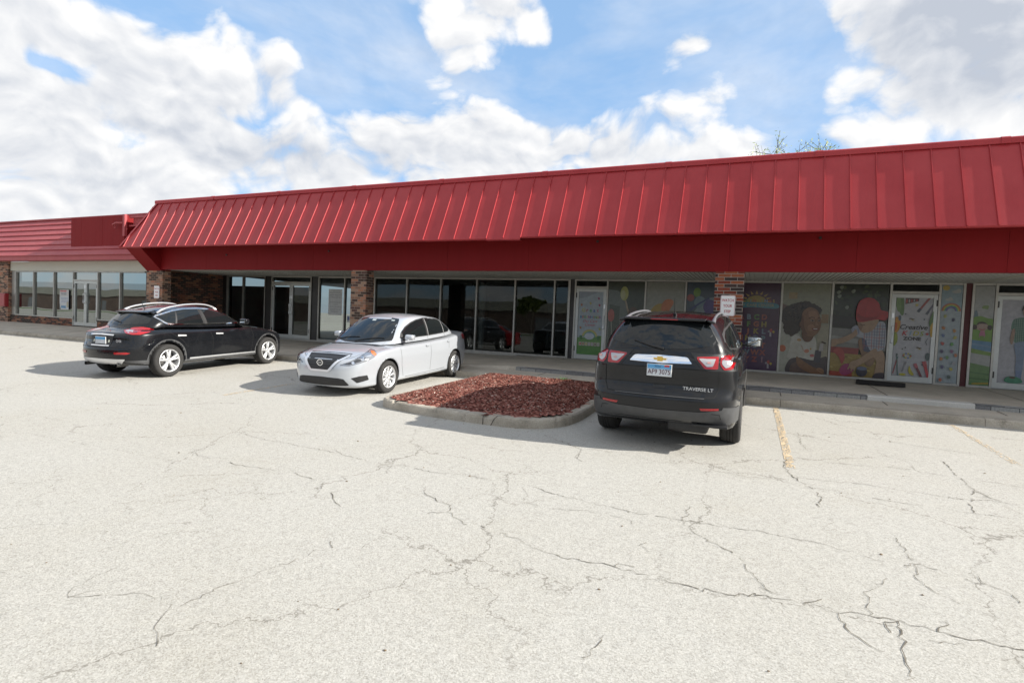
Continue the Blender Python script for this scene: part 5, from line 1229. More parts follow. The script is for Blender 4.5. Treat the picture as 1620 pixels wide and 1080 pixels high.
class Dec:
    """closely fitted pieces: a polygon drawn in an elevation and wrapped on to the body surface"""
    def __init__(s, bvh, parent): s.bvh, s.parent = bvh, parent
    def frame(s, az):
        if az == 'top': return Vector((0, 0, 1)), Vector((1, 0, 0)), Vector((0, 1, 0))
        a = rad(DIRS.get(az, az) if isinstance(az, str) else az); d = Vector((math.cos(a), math.sin(a), 0))
        # elevation axes: for side views the first coordinate is x (towards the front), for end views it is y
        if az in ('front', 'rear'): A = Vector((0, 1, 0))
        elif az in ('left', 'right'): A = Vector((1, 0, 0))
        else: A = Vector((-math.sin(a), math.cos(a), 0))
        return d, A, Vector((0, 0, 1))
    def put(s, name, polys, az, m, off=.005, step=.05, smooth=True, flat=None, parent=None, label=None, c=(0, 0)):
        d, A, B = s.frame(az); bm = bmesh.new(); O = Vector((c[0], c[1], 0)); O = A * O.dot(A)
        if polys and not isinstance(polys[0][0], (tuple, list)): polys = [polys]
        for P in polys:
            try: bm.faces.new([bm.verts.new((p[0], p[1], 0)) for p in P])
            except ValueError: pass
        for ax in (0, 1):
            lo = min(v.co[ax] for v in bm.verts); hi = max(v.co[ax] for v in bm.verts); c = lo + step
            while c < hi - step * .3:
                co = Vector((c, 0, 0)) if ax == 0 else Vector((0, c, 0)); no = Vector((1, 0, 0)) if ax == 0 else Vector((0, 1, 0))
                bmesh.ops.bisect_plane(bm, geom=bm.verts[:] + bm.edges[:] + bm.faces[:], plane_co=co, plane_no=no, dist=1e-5); c += step
        bad = []
        for v in bm.verts:
            o = O + A * v.co.x + B * v.co.y + d * 6
            h, n, _, _ = s.bvh.ray_cast(o, -d)
            if h is None: bad.append(v); continue
            v.co = (h + d * off) if flat is None else (A * v.co.x + B * v.co.y + d * flat)
        if bad: bmesh.ops.delete(bm, geom=bad, context='VERTS')
        for f in bm.faces:
            f.normal_update()
            if f.normal.dot(d) < 0: f.normal_flip()
        o = bobj(name, bm, m, parent or s.parent, smooth)
        if label: o['label'] = label
        return o
def stroke(pts, w, closed=False):
    Q = []; n = len(pts); rng = range(n if closed else n - 1)
    L, R = [], []
    for i in range(n):
        a = pts[(i - 1) % n] if closed or i > 0 else pts[i]; b = pts[(i + 1) % n] if closed or i < n - 1 else pts[i]
        dx, dy = b[0] - a[0], b[1] - a[1]; l = math.hypot(dx, dy) or 1; ww = w[i] if isinstance(w, (list, tuple)) else w
        nx, ny = -dy / l * ww / 2, dx / l * ww / 2; L.append((pts[i][0] + nx, pts[i][1] + ny)); R.append((pts[i][0] - nx, pts[i][1] - ny))
    return [[L[i], L[(i + 1) % n], R[(i + 1) % n], R[i]] for i in rng]
def rnd_poly(P, r=.03, n=4):
    """round the corners of a polygon"""
    o = []; m = len(P)
    for i in range(m):
        a, b, c = Vector(P[i - 1]), Vector(P[i]), Vector(P[(i + 1) % m]); u, v = (a - b), (c - b); k = min(r, u.length * .45, v.length * .45)
        p, q = b + u.normalized() * k, b + v.normalized() * k
        for j in range(n + 1): t = j / n; o.append(tuple(p * (1 - t) ** 2 + b * 2 * t * (1 - t) + q * t * t))
    return o
def circ(x, z, r, n=24, r2=None): return [(x + r * math.cos(2 * math.pi * k / n), z + (r2 or r) * math.sin(2 * math.pi * k / n)) for k in range(n)]
def wheel(parent, x, y, r, w, rim, spokes, style, out):
    """tyre (part) with rim and hub (sub-parts); out = +1 for the left side"""
    bm = bmesh.new(); h = w / 2
    prof = [(rim - .012, -h * .85), (rim + .01, -h), (r - .05, -h * 1.03), (r - .018, -h * .93), (r - .003, -h * .72), (r, -h * .4)]
    gro = [(r, -h * .34), (r - .008, -h * .32), (r - .008, -h * .26), (r, -h * .24)]; prof += gro + [(r, -h * .04), (r - .008, -.004), (r - .008, .004), (r, h * .04)] + [(a, -b) for a, b in gro[::-1]]
    prof += [(r, h * .4), (r - .003, h * .72), (r - .018, h * .93), (r - .05, h * 1.03), (rim + .012, h), (rim - .004, h * .9), (rim - .012, h * .8)]
    lathe_y(bm, prof, 64)
    bmesh.ops.recalc_face_normals(bm, faces=bm.faces)
    t = bobj('wheel', bm, M_RUB, parent, True); t.location = (x, y, r)
    if out < 0: t.rotation_euler.z = math.pi
    bm = bmesh.new(); f = h * .93
    lathe_y(bm, [(rim, f), (rim - .006, f + .006), (rim - .016, f), (rim - .022, f - .03), (rim - .03, -h * .5), (rim - .03, -h * .8)], 56, mi=0)
    lathe_y(bm, [(rim - .03, -.01), (0.001, -.012)], 40, mi=1)
    lathe_y(bm, [(rim * .62, .01), (rim * .62, .018), (rim * .2, .02)], 40, mi=2)
    hubf = f - .022; lathe_y(bm, [(.062, .0), (.062, hubf - .008), (.052, hubf), (.03, hubf + .003), (.026, hubf - .004), (0.001, hubf - .004)], 24, mi=0)
    def spoke(a0, a1, w0, w1):  # noqa
        p0 = (math.cos(a0) * .045, math.sin(a0) * .045); p1 = (math.cos(a1) * (rim - .014), math.sin(a1) * (rim - .014)); dx, dz = p1[0] - p0[0], p1[1] - p0[1]; l = math.hypot(dx, dz); nx, nz = -dz / l, dx / l
        rows = []
        for t in (0, .35, .75, 1):
            ww = w0 + (w1 - w0) * t; yy = hubf + (.010 * math.sin(t * 3.1)) + (.004 if t == 1 else 0); cx, cz = p0[0] + dx * t, p0[1] + dz * t
            rows.append([bm.verts.new((cx + nx * o * ww / 2, yy - dd, cz + nz * o * ww / 2)) for o, dd in ((-1, .045), (-.92, .006), (-.6, 0), (.6, 0), (.92, .006), (1, .045))])
        for A, B in zip(rows, rows[1:]):
            for k in range(5): bm.faces.new((A[k], A[k + 1], B[k + 1], B[k]))
    for k in range(spokes):
        a = 2 * math.pi * k / spokes + .3
        if style == 'twin': spoke(a - .10, a - .17, .034, .046); spoke(a + .10, a + .17, .034, .046)
        elif style == 'fin': spoke(a, a + .10, .026, .048)
        else: spoke(a, a, .05, .06)
    bmesh.ops.recalc_face_normals(bm, faces=bm.faces)
    bobj('rim', bm, None, t, True, mats=[M_SIL, M_BLK, mat('brake_disc', (.25, .24, .23), .35, .9)])
    bm = bmesh.new()
    for k in range(5): a = 2 * math.pi * k / 5; lathe_y(bm, [(.008, hubf - .012), (.008, hubf + .002), (.0005, hubf + .003)], 8, .036 * math.cos(a), .036 * math.sin(a))
    bobj('wheel_nuts', bm, M_BLK, t)
    return t
def rbox(name, parent, c, s, bev, m, rot=(0, 0, 0), taper=None, smooth=True, seg=3):
    bm = bmesh.new(); box(bm, -s[0] / 2, s[0] / 2, -s[1] / 2, s[1] / 2, -s[2] / 2, s[2] / 2)
    if taper:
        for v in bm.verts:
            if v.co[taper[0]] * taper[1] > 0:
                for q in range(3):
                    if q != taper[0]: v.co[q] *= taper[2]
    bmesh.ops.bevel(bm, geom=bm.edges[:], offset=bev, segments=seg, affect='EDGES', profile=.6)
    o = bobj(name, bm, m, parent, smooth); o.location = c; o.rotation_euler = rot; return o
def mirror_part(parent, x, y, z, side, paint, s=(.13, .20, .13)):
    o = rbox('wing_mirror', parent, (x, side * y, z), s, .045, paint, (0, 0, side * .12), (1, side, .82))
    g = rbox('mirror_glass', o, (-s[0] / 2 - .001, 0, .002), (.006, s[1] * .82, s[2] * .74), .002, mat('mirror_silver', (.80, .84, .86), .02, 1))
    st = rbox('mirror_stalk', o, (.0, -side * s[1] * .55, -s[2] * .36), (.06, .12, .04), .012, M_BLK)
    return o
def car_root(name, x, y, ang, label, cat, group=None):
    e = bpy.data.objects.new(name, None); C.objects.link(e)
    mtx = Matrix.Rotation(math.atan(GS), 4, 'X') @ Matrix.Rotation(math.pi / 2 + ang, 4, 'Z')
    e.rotation_euler = mtx.to_euler(); e.location = (x, y, gz(y)); tag(e, label, cat, group); return e
def paint(name, col, metal, rough, coat=1, flake=.04):
    s = NB(name); o = s.tc.outputs['Object']
    n = s.noise(o, 900, 2, .5); d = s.noise(o, 2.2, 6, .7)
    s.set('Base Color', s.mix(s.math('MULTIPLY', s.math('SUBTRACT', d, .5, clamp=True), .5), col, tuple(v * .8 + .035 for v in col)))
    s.set('Metallic', metal); s.set('Specular IOR Level', .12 if metal < .3 else .5); s.set('Roughness', s.math('ADD', rough, s.math('MULTIPLY', s.math('SUBTRACT', d, .42, clamp=True), .35))); s.set('Coat Weight', coat); s.set('Coat IOR', 1.5 if max(col) > .1 else 1.36)
    s.set('Coat Roughness', s.math('MULTIPLY', s.math('SUBTRACT', d, .4, clamp=True), .05)); s.bump(n, flake, .001); return s.m
PLATE_BLUE = mat('plate_blue', (.10, .32, .62), .5)
def plate(parent, c, rotz, txt, blue=True, label=None):
    """licence plate standing in the plane x = c.x, facing -x (rotz=0) """
    e = rbox('licence_plate', parent, c, (.010, .305, .152), .003, M_WHT, (0, 0, rotz), smooth=False, seg=1)
    if label: e['label'] = label
    p = PB(.295, .142, (.62, .66, .70)); p.poly([(0, .095), (.295, .095), (.295, .142), (0, .142)], (.10, .36, .66)); p.poly([(0, .082), (.295, .082), (.295, .095), (0, .095)], (.30, .50, .70))
    if txt:
        p.poly([(.21, .115), (.27, .115), (.27, .137), (.21, .137)], (.55, .05, .04)); p.text('Illinois', .13, .108, .030, (.04, .05, .10)); p.text(txt, .147, .022, .085, (.09, .02, .05), bold=.006, sx=.84)
    o = p.build('plate_print', -.0056, .1475, -.071, None, None, parent=e, rz=-math.pi / 2)
    return e
def polar_band(cx, cz, r0, r1, a0, a1, n=20):
    return [(cx + r1 * math.cos(rad(a0 + (a1 - a0) * k / n)), cz + r1 * math.sin(rad(a0 + (a1 - a0) * k / n))) for k in range(n + 1)], [(cx + r0 * math.cos(rad(a0 + (a1 - a0) * k / n)), cz + r0 * math.sin(rad(a0 + (a1 - a0) * k / n))) for k in range(n + 1)]
def band(cx, cz, r0, r1, a0, a1, n=20):
    P, Q = polar_band(cx, cz, r0, r1, a0, a1, n); return [[P[i], P[i + 1], Q[i + 1], Q[i]] for i in range(n)]
M_RLENS = mat('red_lens', (.30, .006, .010), .12, spec=.5, coat=.6); M_CLENS = mat('clear_lens', (.38, .37, .38), .12, .25, coat=1); M_OLENS = mat('amber_lens', (.75, .18, .02), .15, coat=1)
M_GAP = mat('panel_gap', (.004, .004, .004), .8); M_HEAD = mat('headlamp_lens', (.30, .31, .33), .10, .5, coat=1); M_DLAMP = mat('lamp_inner_dark', (.06, .062, .066), .25, .5, coat=1)
# ---------------------------------------------------------------- silver sedan (nose to the camera)
def sedan(root, pt, pname):
    S = dict(plan=[(2.285, 0), (2.26, .42), (2.10, .72), (1.80, .835), (1.35, .872), (0, .880), (-1.35, .868), (-1.85, .82), (-2.16, .70), (-2.28, .40), (-2.315, 0)],
             deck=[(-2.4, 1.02), (-2.2, 1.085), (-2.0, 1.10), (-1.6, 1.09), (-1.0, 1.045), (0, 1.00), (.7, .985), (1.0, .975), (1.4, .935), (1.8, .865), (2.05, .795), (2.2, .74), (2.3, .69)],
             sill=[(-2.3, .24), (-1.6, .2), (-1, .19), (1, .19), (1.7, .17), (2.3, .17)], zbF=.17, zbR=.27,
             insF=[(.15, .07), (.22, .03), (.32, .0), (.50, .0), (.62, .02), (.75, .09), (.9, .2)], insR=[(.2, .08), (.35, .01), (.55, .0), (.75, .04), (.92, .06), (1.04, .05), (1.1, .06)],
             insS=[(.15, .065), (.24, .03), (.34, .022), (.55, .005), (.68, .0), (.78, .012), (.88, .028), (1.1, .075)], crown=.05, crown4=.05, round=.06,
             ghb=[(1.30, 0), (1.24, .42), (1.03, .705), (.60, .755), (-.4, .770), (-1.15, .745), (-1.58, .63), (-1.76, .35), (-1.82, 0)],
             ghr=[(.43, 0), (.40, .32), (.30, .515), (0, .58), (-.42, .59), (-.86, .56), (-1.10, .47), (-1.22, .26), (-1.25, 0)],
             roof=[(-1.45, 1.36), (-1.25, 1.405), (-.9, 1.46), (-.45, 1.505), (-.1, 1.515), (.2, 1.495), (.5, 1.425)], rcrown=.05,
             wheels=(1.35, -1.35), arch=.355, wr=.315, half=.87)
    P = paint(pname, pt[0], pt[1], pt[2]); body, bvh = make_body(S, P, root); D = Dec(bvh, root)
    # glass
    ws = [(-.675, 1.00), (-.3, .955), (0, .945), (.3, .955), (.675, 1.00), (.61, 1.14), (.50, 1.345), (.455, 1.405), (.2, 1.43), (0, 1.435), (-.2, 1.43), (-.455, 1.405), (-.50, 1.345), (-.61, 1.14)]
    D.put('windscreen', rnd_poly(ws, .04), 'front', M_CGL, .004, .04)
    D.put('windscreen_surround', [stroke([(-.665, 1.0), (-.3, .957), (0, .947), (.3, .957), (.665, 1.0)], .030)[k] for k in range(4)], 'front', M_BLK, .006, .04)
    D.put('sun_strip_sticker', [(-.11, 1.355), (-.02, 1.355), (-.02, 1.385), (-.11, 1.385)], 'front', mat('pale_sticker', (.45, .50, .50), .4), .007); D.put('toll_tag', [(.33, 1.365), (.40, 1.362), (.40, 1.38), (.33, 1.383)], 'front', MATS['pale_sticker'], .007)
    rg = [(-.56, 1.12), (0, 1.10), (.56, 1.12), (.50, 1.25), (.42, 1.36), (0, 1.385), (-.42, 1.36), (-.50, 1.25)]
    D.put('rear_window', rnd_poly(rg, .04), 'rear', M_CGL, .004, .05)
    sg = [(.80, 1.03), (.70, 1.135), (.50, 1.255), (.28, 1.335), (.05, 1.39), (-.25, 1.425), (-.6, 1.425), (-.95, 1.375), (-1.12, 1.295), (-1.33, 1.175), (-1.35, 1.13), (-1.22, 1.085), (-.9, 1.065), (-.24, 1.035), (.5, 1.02)]
    for sd in ('left', 'right'):
        D.put('window_trim', rnd_poly(sg, .02), sd, M_BLK, .0035, .05)
        D.put('window', rnd_poly([(.68, 1.045), (.66, 1.165), (.46, 1.25), (.26, 1.32), (.05, 1.372), (-.21, 1.405), (-.20, 1.055), (.3, 1.038)], .02), sd, M_CGL, .007, .05)
        D.put('window', rnd_poly([(-.29, 1.06), (-.31, 1.41), (-.6, 1.405), (-.90, 1.36), (-.98, 1.33), (-.94, 1.085)], .02), sd, M_CGL, .007, .05)
        D.put('window', rnd_poly([(-1.0, 1.09), (-1.04, 1.305), (-1.14, 1.26), (-1.30, 1.165), (-1.30, 1.13), (-1.2, 1.10)], .02), sd, M_CGL, .007, .05)
        D.put('pillar_trim', stroke([(-.97, 1.08), (-1.01, 1.325)], .02), sd, M_SIL, .009); D.put('pillar_trim', [(-.23, 1.05), (-.20, 1.05), (-.21, 1.405), (-.24, 1.405)], sd, M_BLK, .008); D.put('pillar_trim', stroke([(-.26, 1.045), (-.275, 1.41)], .014), sd, M_SIL, .009)
        for pl in ([(.92, 1.0), (.94, .80), (.91, .5), (.84, .27)], [(-.24, 1.03), (-.22, .8), (-.20, .30)], [(-.98, 1.07), (-1.08, .92), (-1.03, .72)], [(.78, .255), (.3, .262), (-.5, .268), (-.85, .28)]): D.put('door_gap', stroke(pl, .007), sd, M_GAP, .0015, .03)
        s_ = 1 if sd == 'left' else -1
        for hx, hz in ((-.10, .835), (-1.06, .875)):
            D.put('handle_recess_shade', circ(hx + .03, hz - .01, .06, 16, .028), sd, mat('recess_shade_' + pname, tuple(v * .45 for v in pt[0]), .5), .0015, .03); o = D.put('door_handle', rnd_poly([(hx - .10, hz), (hx + .09, hz - .012), (hx + .09, hz + .016), (hx - .10, hz + .028)], .01), sd, P, .02, .03)  # recess shade painted behind the handle as a darker body colour
        mirror_part(root, .68, .90, 1.045, s_, P, (.15, .18, .13))
        for w in S['wheels']: D.put('arch_lip', band(w, .325, .352, .372, -18, 198, 26), sd, P, .004, .05)
        D.put('sill_strip', [(.93, .185), (-.93, .205), (-.93, .235), (.93, .215)], sd, P, .012, .05)
    # nose
    D.put('grille', rnd_poly([(-.50, .765), (0, .775), (.50, .765), (.42, .68), (.25, .50), (.20, .475), (-.20, .475), (-.25, .50), (-.42, .68)], .02), 'front', M_BLK, .006, .04)
    for z in (.54, .60, .66, .72): D.put('grille_bar', stroke([(-.30 - (z - .5) * .4, z), (0, z + .006), (.30 + (z - .5) * .4, z)], .006), 'front', M_GREYP, .009, .03)
    V = [(.47, .765), (.36, .66), (.235, .515), (.19, .483), (-.19, .483), (-.235, .515), (-.36, .66), (-.47, .765)]
    D.put('chrome_v', stroke(V, [.045, .05, .05, .04, .04, .05, .05, .045]), 'front', mat('satin_chrome', (.72, .73, .75), .32, .6), .016, .03)
    D.put('lower_intake', rnd_poly([(-.50, .345), (-.4, .36), (0, .37), (.4, .36), (.50, .345), (.58, .235), (.53, .22), (0, .21), (-.53, .22), (-.58, .235)], .015), 'front', M_BLK, .004, .04)
    for z in (.26, .295, .33): D.put('intake_bar', stroke([(-.48, z), (.48, z)], .004), 'front', M_GREYP, .008, .04)
    for s_ in (1, -1):
        cN = (2.10, s_ * .72); cT = (-2.16, s_ * .70)
        def q(P, k=1.0, o=0.0): return [(s_ * (a * k + o), b) for a, b in P]
        D.put('fog_pocket', rnd_poly(q([(-.13, .365), (.02, .40), (.17, .41), (.20, .32), (-.02, .275)]), .012), 42 * s_, M_BLK, .004, .03, c=cN)
        hl = q([(-.13, .60), (.10, .675), (.30, .755), (.56, .855), (.63, .84), (.67, .78), (.60, .735), (.46, .69), (.30, .645), (.06, .595)], .84, -.20)
        HL = D.put('headlight', rnd_poly(hl, .015), 42 * s_, M_HEAD, .006, .03, c=cN)
        D.put('lamp_inner', rnd_poly(q([(-.06, .618), (.12, .67), (.28, .735), (.38, .775), (.40, .72), (.28, .665), (.05, .61)], .84, -.20), .01), 42 * s_, M_DLAMP, .0085, .03, parent=HL, c=cN)
        for cx, cz, r in ((.33, .715, .036), (.13, .645, .026)): D.put('projector', circ(s_ * (cx * .84 - .20), cz, r, 16), 42 * s_, M_CHR, .011, .02, parent=HL, c=cN)
        D.put('indicator', rnd_poly(q([(.54, .835), (.62, .825), (.655, .78), (.60, .755), (.55, .79)], .84, -.20), .008), 42 * s_, M_OLENS, .010, .03, parent=HL, c=cN)
        D.put('lamp_gap', stroke(hl + [hl[0]], .008), 42 * s_, M_GAP, .005, .03, c=cN)
        tl = [(.55, .98), (.30, 1.03), (.12, 1.02), (-.02, .98), (.08, .90), (.30, .87), (.52, .88)]
        D.put('tail_light', rnd_poly([(-s_ * (a - .22), b) for a, b in tl], .02), 180 - 50 * s_, M_RLENS, .006, .03, c=cT)
        D.put('bonnet_crease_shade', stroke([(1.0, s_ * .60), (1.5, s_ * .52), (2.0, s_ * .38)], .004), 'top', mat('crease_shade_' + pname, tuple(v * .6 for v in pt[0]), .4), .001, .05)  # crease shading painted as a thin strip of darkened body colour
        D.put('bonnet_gap', stroke([(1.22, s_ * .73), (1.4, s_ * .735), (1.75, s_ * .70), (2.02, s_ * .58), (2.13, s_ * .46)], .007), 'top', M_GAP, .0015, .04)
    D.put('bonnet_gap', stroke([(-.47, .782), (-.2, .79), (.2, .79), (.47, .782)], .008), 'front', M_GAP, .007, .04)
    bm = bmesh.new(); c0 = D.bvh.ray_cast(Vector((5, 0, .625)), Vector((-1, 0, 0)))[0].x + .022
    n = 30
    for k in range(n):
        for a, b in ((2 * math.pi * k / n, 2 * math.pi * (k + 1) / n),):
            f = bm.faces.new([bm.verts.new((0, r * 1.12 * math.cos(t), r * math.sin(t))) for r, t in ((.046, a), (.060, a), (.060, b), (.046, b))])
    box(bm, -.004, .004, -.074, .074, -.014, .014); o = bobj('badge', bm, M_CHR, root); o.location = (c0, 0, .625)
    p = PB(.12, .022, (.05, .05, .05)); p.text('NISSAN', .06, .004, .021, (.8, .8, .8), bold=.01); p.build('badge_lettering', c0 + .0055, -.06, .614, None, None, parent=root, rz=math.pi / 2)
    for x0, y0, x1, y1 in ((1.22, -.05, 1.02, .52), (1.10, -.62, 1.10, -.02)):
        bm = bmesh.new(); pts = []
        for k in range(7):
            x, y = x0 + (x1 - x0) * k / 6, y0 + (y1 - y0) * k / 6; h = D.bvh.ray_cast(Vector((x, y, 4)), Vector((0, 0, -1)))[0]; pts.append(h + Vector((.004, 0, .014)))
        tube(bm, pts, .008, 6); bobj('wiper', bm, M_BLK, root)
    D.put('scuttle', [(1.34, -.55), (1.34, .55), (1.16, .66), (1.24, .35), (1.28, 0), (1.24, -.35), (1.16, -.66)], 'top', M_BLK, .003, .05)
    plate(root, (-2.325, 0, .80), 0, '') 
    for w in S['wheels']:
        for s_ in (1, -1): wheel(root, w, s_ * .775, .315, .205, .215, 10, 'fin', s_)
    return root
SEDAN = car_root('parked_sedan', -7.35, 10.04, math.pi + .033, 'silver white sedan parked nose out beside the mulch island', 'car', 'cars parked by the shops')
sedan(SEDAN, ((.47, .495, .53), .35, .28), 'silver_white_paint')
# ---------------------------------------------------------------- black crossover (rear right side to the camera)
def crossover(root):
    S = dict(plan=[(2.33, 0), (2.28, .40), (2.12, .70), (1.85, .85), (1.40, .892), (0, .895), (-1.40, .89), (-1.90, .84), (-2.15, .70), (-2.27, .42), (-2.31, 0)],
             deck=[(-2.4, .95), (-2.2, 1.01), (-1.9, 1.09), (-1.4, 1.12), (-.6, 1.095), (.2, 1.08), (.7, 1.08), (1.0, 1.075), (1.35, 1.035), (1.75, .95), (2.05, .85), (2.25, .75), (2.35, .66)],
             sill=[(-2.3, .30), (-1.6, .27), (-1, .26), (1, .26), (1.7, .26), (2.3, .22)], zbF=.24, zbR=.30,
             insF=[(.2, .06), (.32, .0), (.5, 0), (.65, .04), (.8, .12)], insR=[(.25, .10), (.36, .03), (.46, .0), (.62, .0), (.70, .03), (.76, .075), (.9, .085), (1.0, .11), (1.1, .16)],
             insS=[(.22, .05), (.34, .03), (.42, .03), (.60, .008), (.72, .0), (.84, .012), (.95, .03), (1.12, .085)], crown=.05, crown4=.04, round=.10,
             ghb=[(1.05, 0), (.98, .42), (.76, .70), (.35, .765), (-.6, .775), (-1.28, .745), (-1.68, .64), (-1.84, .35), (-1.89, 0)],
             ghr=[(.15, 0), (.12, .34), (.02, .53), (-.25, .585), (-.6, .59), (-1.02, .585), (-1.36, .535), (-1.48, .30), (-1.51, 0)],
             roof=[(-1.7, 1.37), (-1.5, 1.415), (-1.2, 1.475), (-.8, 1.54), (-.4, 1.56), (-.05, 1.53), (.2, 1.48)], rcrown=.045, bulge=.04,
             wheels=(1.44, -1.44), arch=.395, wr=.355, half=.885)
    P = paint('black_paint', (.006, .0065, .008), .0, .22); body, bvh = make_body(S, P, root); D = Dec(bvh, root)
    ws = [(-.66, 1.08), (0, 1.03), (.66, 1.08), (.50, 1.44), (0, 1.49), (-.50, 1.44)]
    D.put('windscreen', rnd_poly(ws, .04), 'front', M_CGL, .004, .05)
    rg = [(-.58, 1.14), (0, 1.10), (.58, 1.14), (.60, 1.20), (.50, 1.355), (.30, 1.39), (0, 1.40), (-.30, 1.39), (-.50, 1.355), (-.60, 1.20)]
    D.put('rear_window', rnd_poly(rg, .03), 'rear', M_CGL, .005, .04)
    side = [(.66, 1.12), (.55, 1.18), (.32, 1.30), (.08, 1.40), (-.2, 1.455), (-.5, 1.472), (-.85, 1.462), (-1.12, 1.422), (-1.30, 1.375), (-1.52, 1.305), (-1.51, 1.275), (-1.40, 1.17), (-1.32, 1.135), (-.9, 1.12), (-.3, 1.11), (.2, 1.11)]
    for sd in ('right', 'left'):
        s_ = 1 if sd == 'left' else -1
        D.put('window_trim', rnd_poly(side, .02), sd, M_BLK, .0035, .05)
        D.put('chrome_window_line', stroke(rnd_poly(side, .02) + [rnd_poly(side, .02)[0]], .022), sd, M_CHR, .009, .05)
        D.put('window', rnd_poly([(.58, 1.135), (.34, 1.27), (.08, 1.37), (-.2, 1.43), (-.40, 1.446), (-.34, 1.13)], .015), sd, M_CGL, .007, .05)
        D.put('window', rnd_poly([(-.45, 1.13), (-.51, 1.448), (-.85, 1.44), (-1.04, 1.412), (-1.12, 1.14)], .015), sd, M_CGL, .007, .05)
        D.put('window', rnd_poly([(-1.16, 1.145), (-1.08, 1.40), (-1.28, 1.35), (-1.47, 1.29), (-1.38, 1.19), (-1.30, 1.155)], .015), sd, M_CGL, .007, .05)
        D.put('pillar_trim', stroke([(-.395, 1.115), (-.455, 1.45)], .05), sd, M_BLK, .010)
        for pl in ([(.88, 1.05), (.93, .8), (.88, .34)], [(-.40, 1.09), (-.30, .8), (-.30, .34)], [(-1.42, 1.11), (-1.36, .95), (-1.10, .78), (-.98, .62)]): D.put('door_gap', stroke(pl, .007), sd, M_GAP, .0015, .03)
        for hx in (-.12, -1.12): D.put('door_handle', rnd_poly([(hx - .10, .87), (hx + .11, .865), (hx + .11, .895), (hx - .10, .905)], .01), sd, M_SIL, .022, .03)
        D.put('sill_cladding', [(1.05, .25), (-1.03, .25), (-1.03, .345), (1.05, .345)], sd, M_GREYP, .008, .05)
        D.put('chrome_sill_line', stroke([(-.92, .36), (0, .362), (1.0, .36)], [.034, .03, .022]), sd, M_SIL, .014, .05)
        for w in S['wheels']: D.put('arch_cladding', band(w, .365, .385, .450, -12, 192, 26), sd, M_GREYP, .008, .04)
        D.put('rear_cladding', [(-1.84, .27), (-2.32, .30), (-2.32, .40), (-1.88, .40)], sd, M_GREYP, .006, .04)
        D.put('wing_badge', [(1.02, .715), (1.06, .715), (1.06, .745), (1.02, .745)], sd, M_CHR, .006)
        mirror_part(root, .60, .955, 1.15, s_, P, (.16, .20, .15))
        # roof rails
        bm = bmesh.new(); pts = []
        for k in range(15):
            x = .12 - 1.55 * k / 14; h = D.bvh.ray_cast(Vector((x, s_ * .53, 4)), Vector((0, 0, -1)))[0]; e = min(k, 14 - k); pts.append(h + Vector((0, 0, [-.005, .028, .045, .052][min(e, 3)])))
        tube(bm, pts, [.028 if k in (0, 14) else (.024 if k in (1, 13) else .018) for k in range(15)], 8); bobj('roof_rail', bm, mat('rail_silver', (.60, .60, .61), .3, .6), root, True)
        # tail lamps: almond wrapping the corner, drawn at 45 degrees
        az = 180 - 42 * s_; q = lambda PP: [(-s_ * a if s_ > 0 else a, b) for a, b in PP]
        def q(PP): return [(-s_ * ((a + .31) * .72 - .22), b - .01) for a, b in PP]
        cT = (-2.15, s_ * .74); cN = (2.12, s_ * .70)
        tl = [(-.31, 1.02), (-.10, 1.075), (.15, 1.09), (.34, 1.065), (.46, 1.03), (.36, .985), (.18, .945), (-.02, .945), (-.2, .97)]
        TL = D.put('tail_light', rnd_poly(q(tl), .02), az, M_RLENS, .009, .03, c=cT)
        D.put('clear_lens', rnd_poly(q([(-.25, 1.02), (-.07, 1.06), (-.02, 1.01), (-.06, .965), (-.17, .985)]), .015), az, M_CLENS, .012, .03, parent=TL, c=cT)
        D.put('lamp_gap', stroke(q(tl + [tl[0]]), .008), az, M_GAP, .006, .03, c=cT)
        D.put('reflector', rnd_poly([(s_ * .40, .525), (s_ * .64, .53), (s_ * .70, .555), (s_ * .64, .575), (s_ * .40, .57)], .01), 'rear', M_RLENS, .008, .03)
        hl = [(-.2, .78), (.1, .86), (.42, .93), (.50, .90), (.35, .83), (.0, .74)]
        HL = D.put('headlight', rnd_poly([(s_ * a, b) for a, b in hl], .02), 42 * s_, M_CLENS, .006, .03, c=cN); D.put('indicator', [(s_ * .30, .885), (s_ * .42, .92), (s_ * .46, .90), (s_ * .34, .85)], 42 * s_, M_OLENS, .009, .03, parent=HL, c=cN)
    # tailgate
    D.put('plate_recess', rnd_poly([(-.31, .895), (.31, .895), (.27, .70), (-.27, .70)], .02), 'rear', M_BLK, .006, .04)
    D.put('chrome_bar', rnd_poly([(-.33, .905), (0, .915), (.33, .905), (.33, .932), (0, .945), (-.33, .932)], .01), 'rear', M_CHR, .03, .05)
    D.put('chrome_bar', stroke([(-.26, .70), (.26, .70)], .022), 'rear', M_CHR, .012, .05)
    D.put('tailgate_gap', stroke([(-.60, 1.10), (-.56, .95), (-.50, .72), (-.35, .655), (.35, .655), (.50, .72), (.56, .95), (.60, 1.10)], .007), 'rear', M_GAP, .002, .03)
    for s_ in (1, -1): D.put('plate_lamp', circ(s_ * .215, .79, .022, 12, .03), 'rear', mat('frosted_lamp', (.5, .52, .42), .4), .012)
    px = -2.275
    plate(root, (D.bvh.ray_cast(Vector((-5, 0, .80)), Vector((1, 0, 0)))[0].x - .022, 0, .80), 0, '')
    bm = bmesh.new(); c0 = D.bvh.ray_cast(Vector((-5, 0, .985)), Vector((1, 0, 0)))[0].x - .012; n = 30
    for k in range(n):
        a, b = 2 * math.pi * k / n, 2 * math.pi * (k + 1) / n
        if 20 < k < 25: continue
        bm.faces.new([bm.verts.new((0, r * 1.75 * math.cos(t), r * math.sin(t))) for r, t in ((.030, a), (.040, a), (.040, b), (.030, b))])
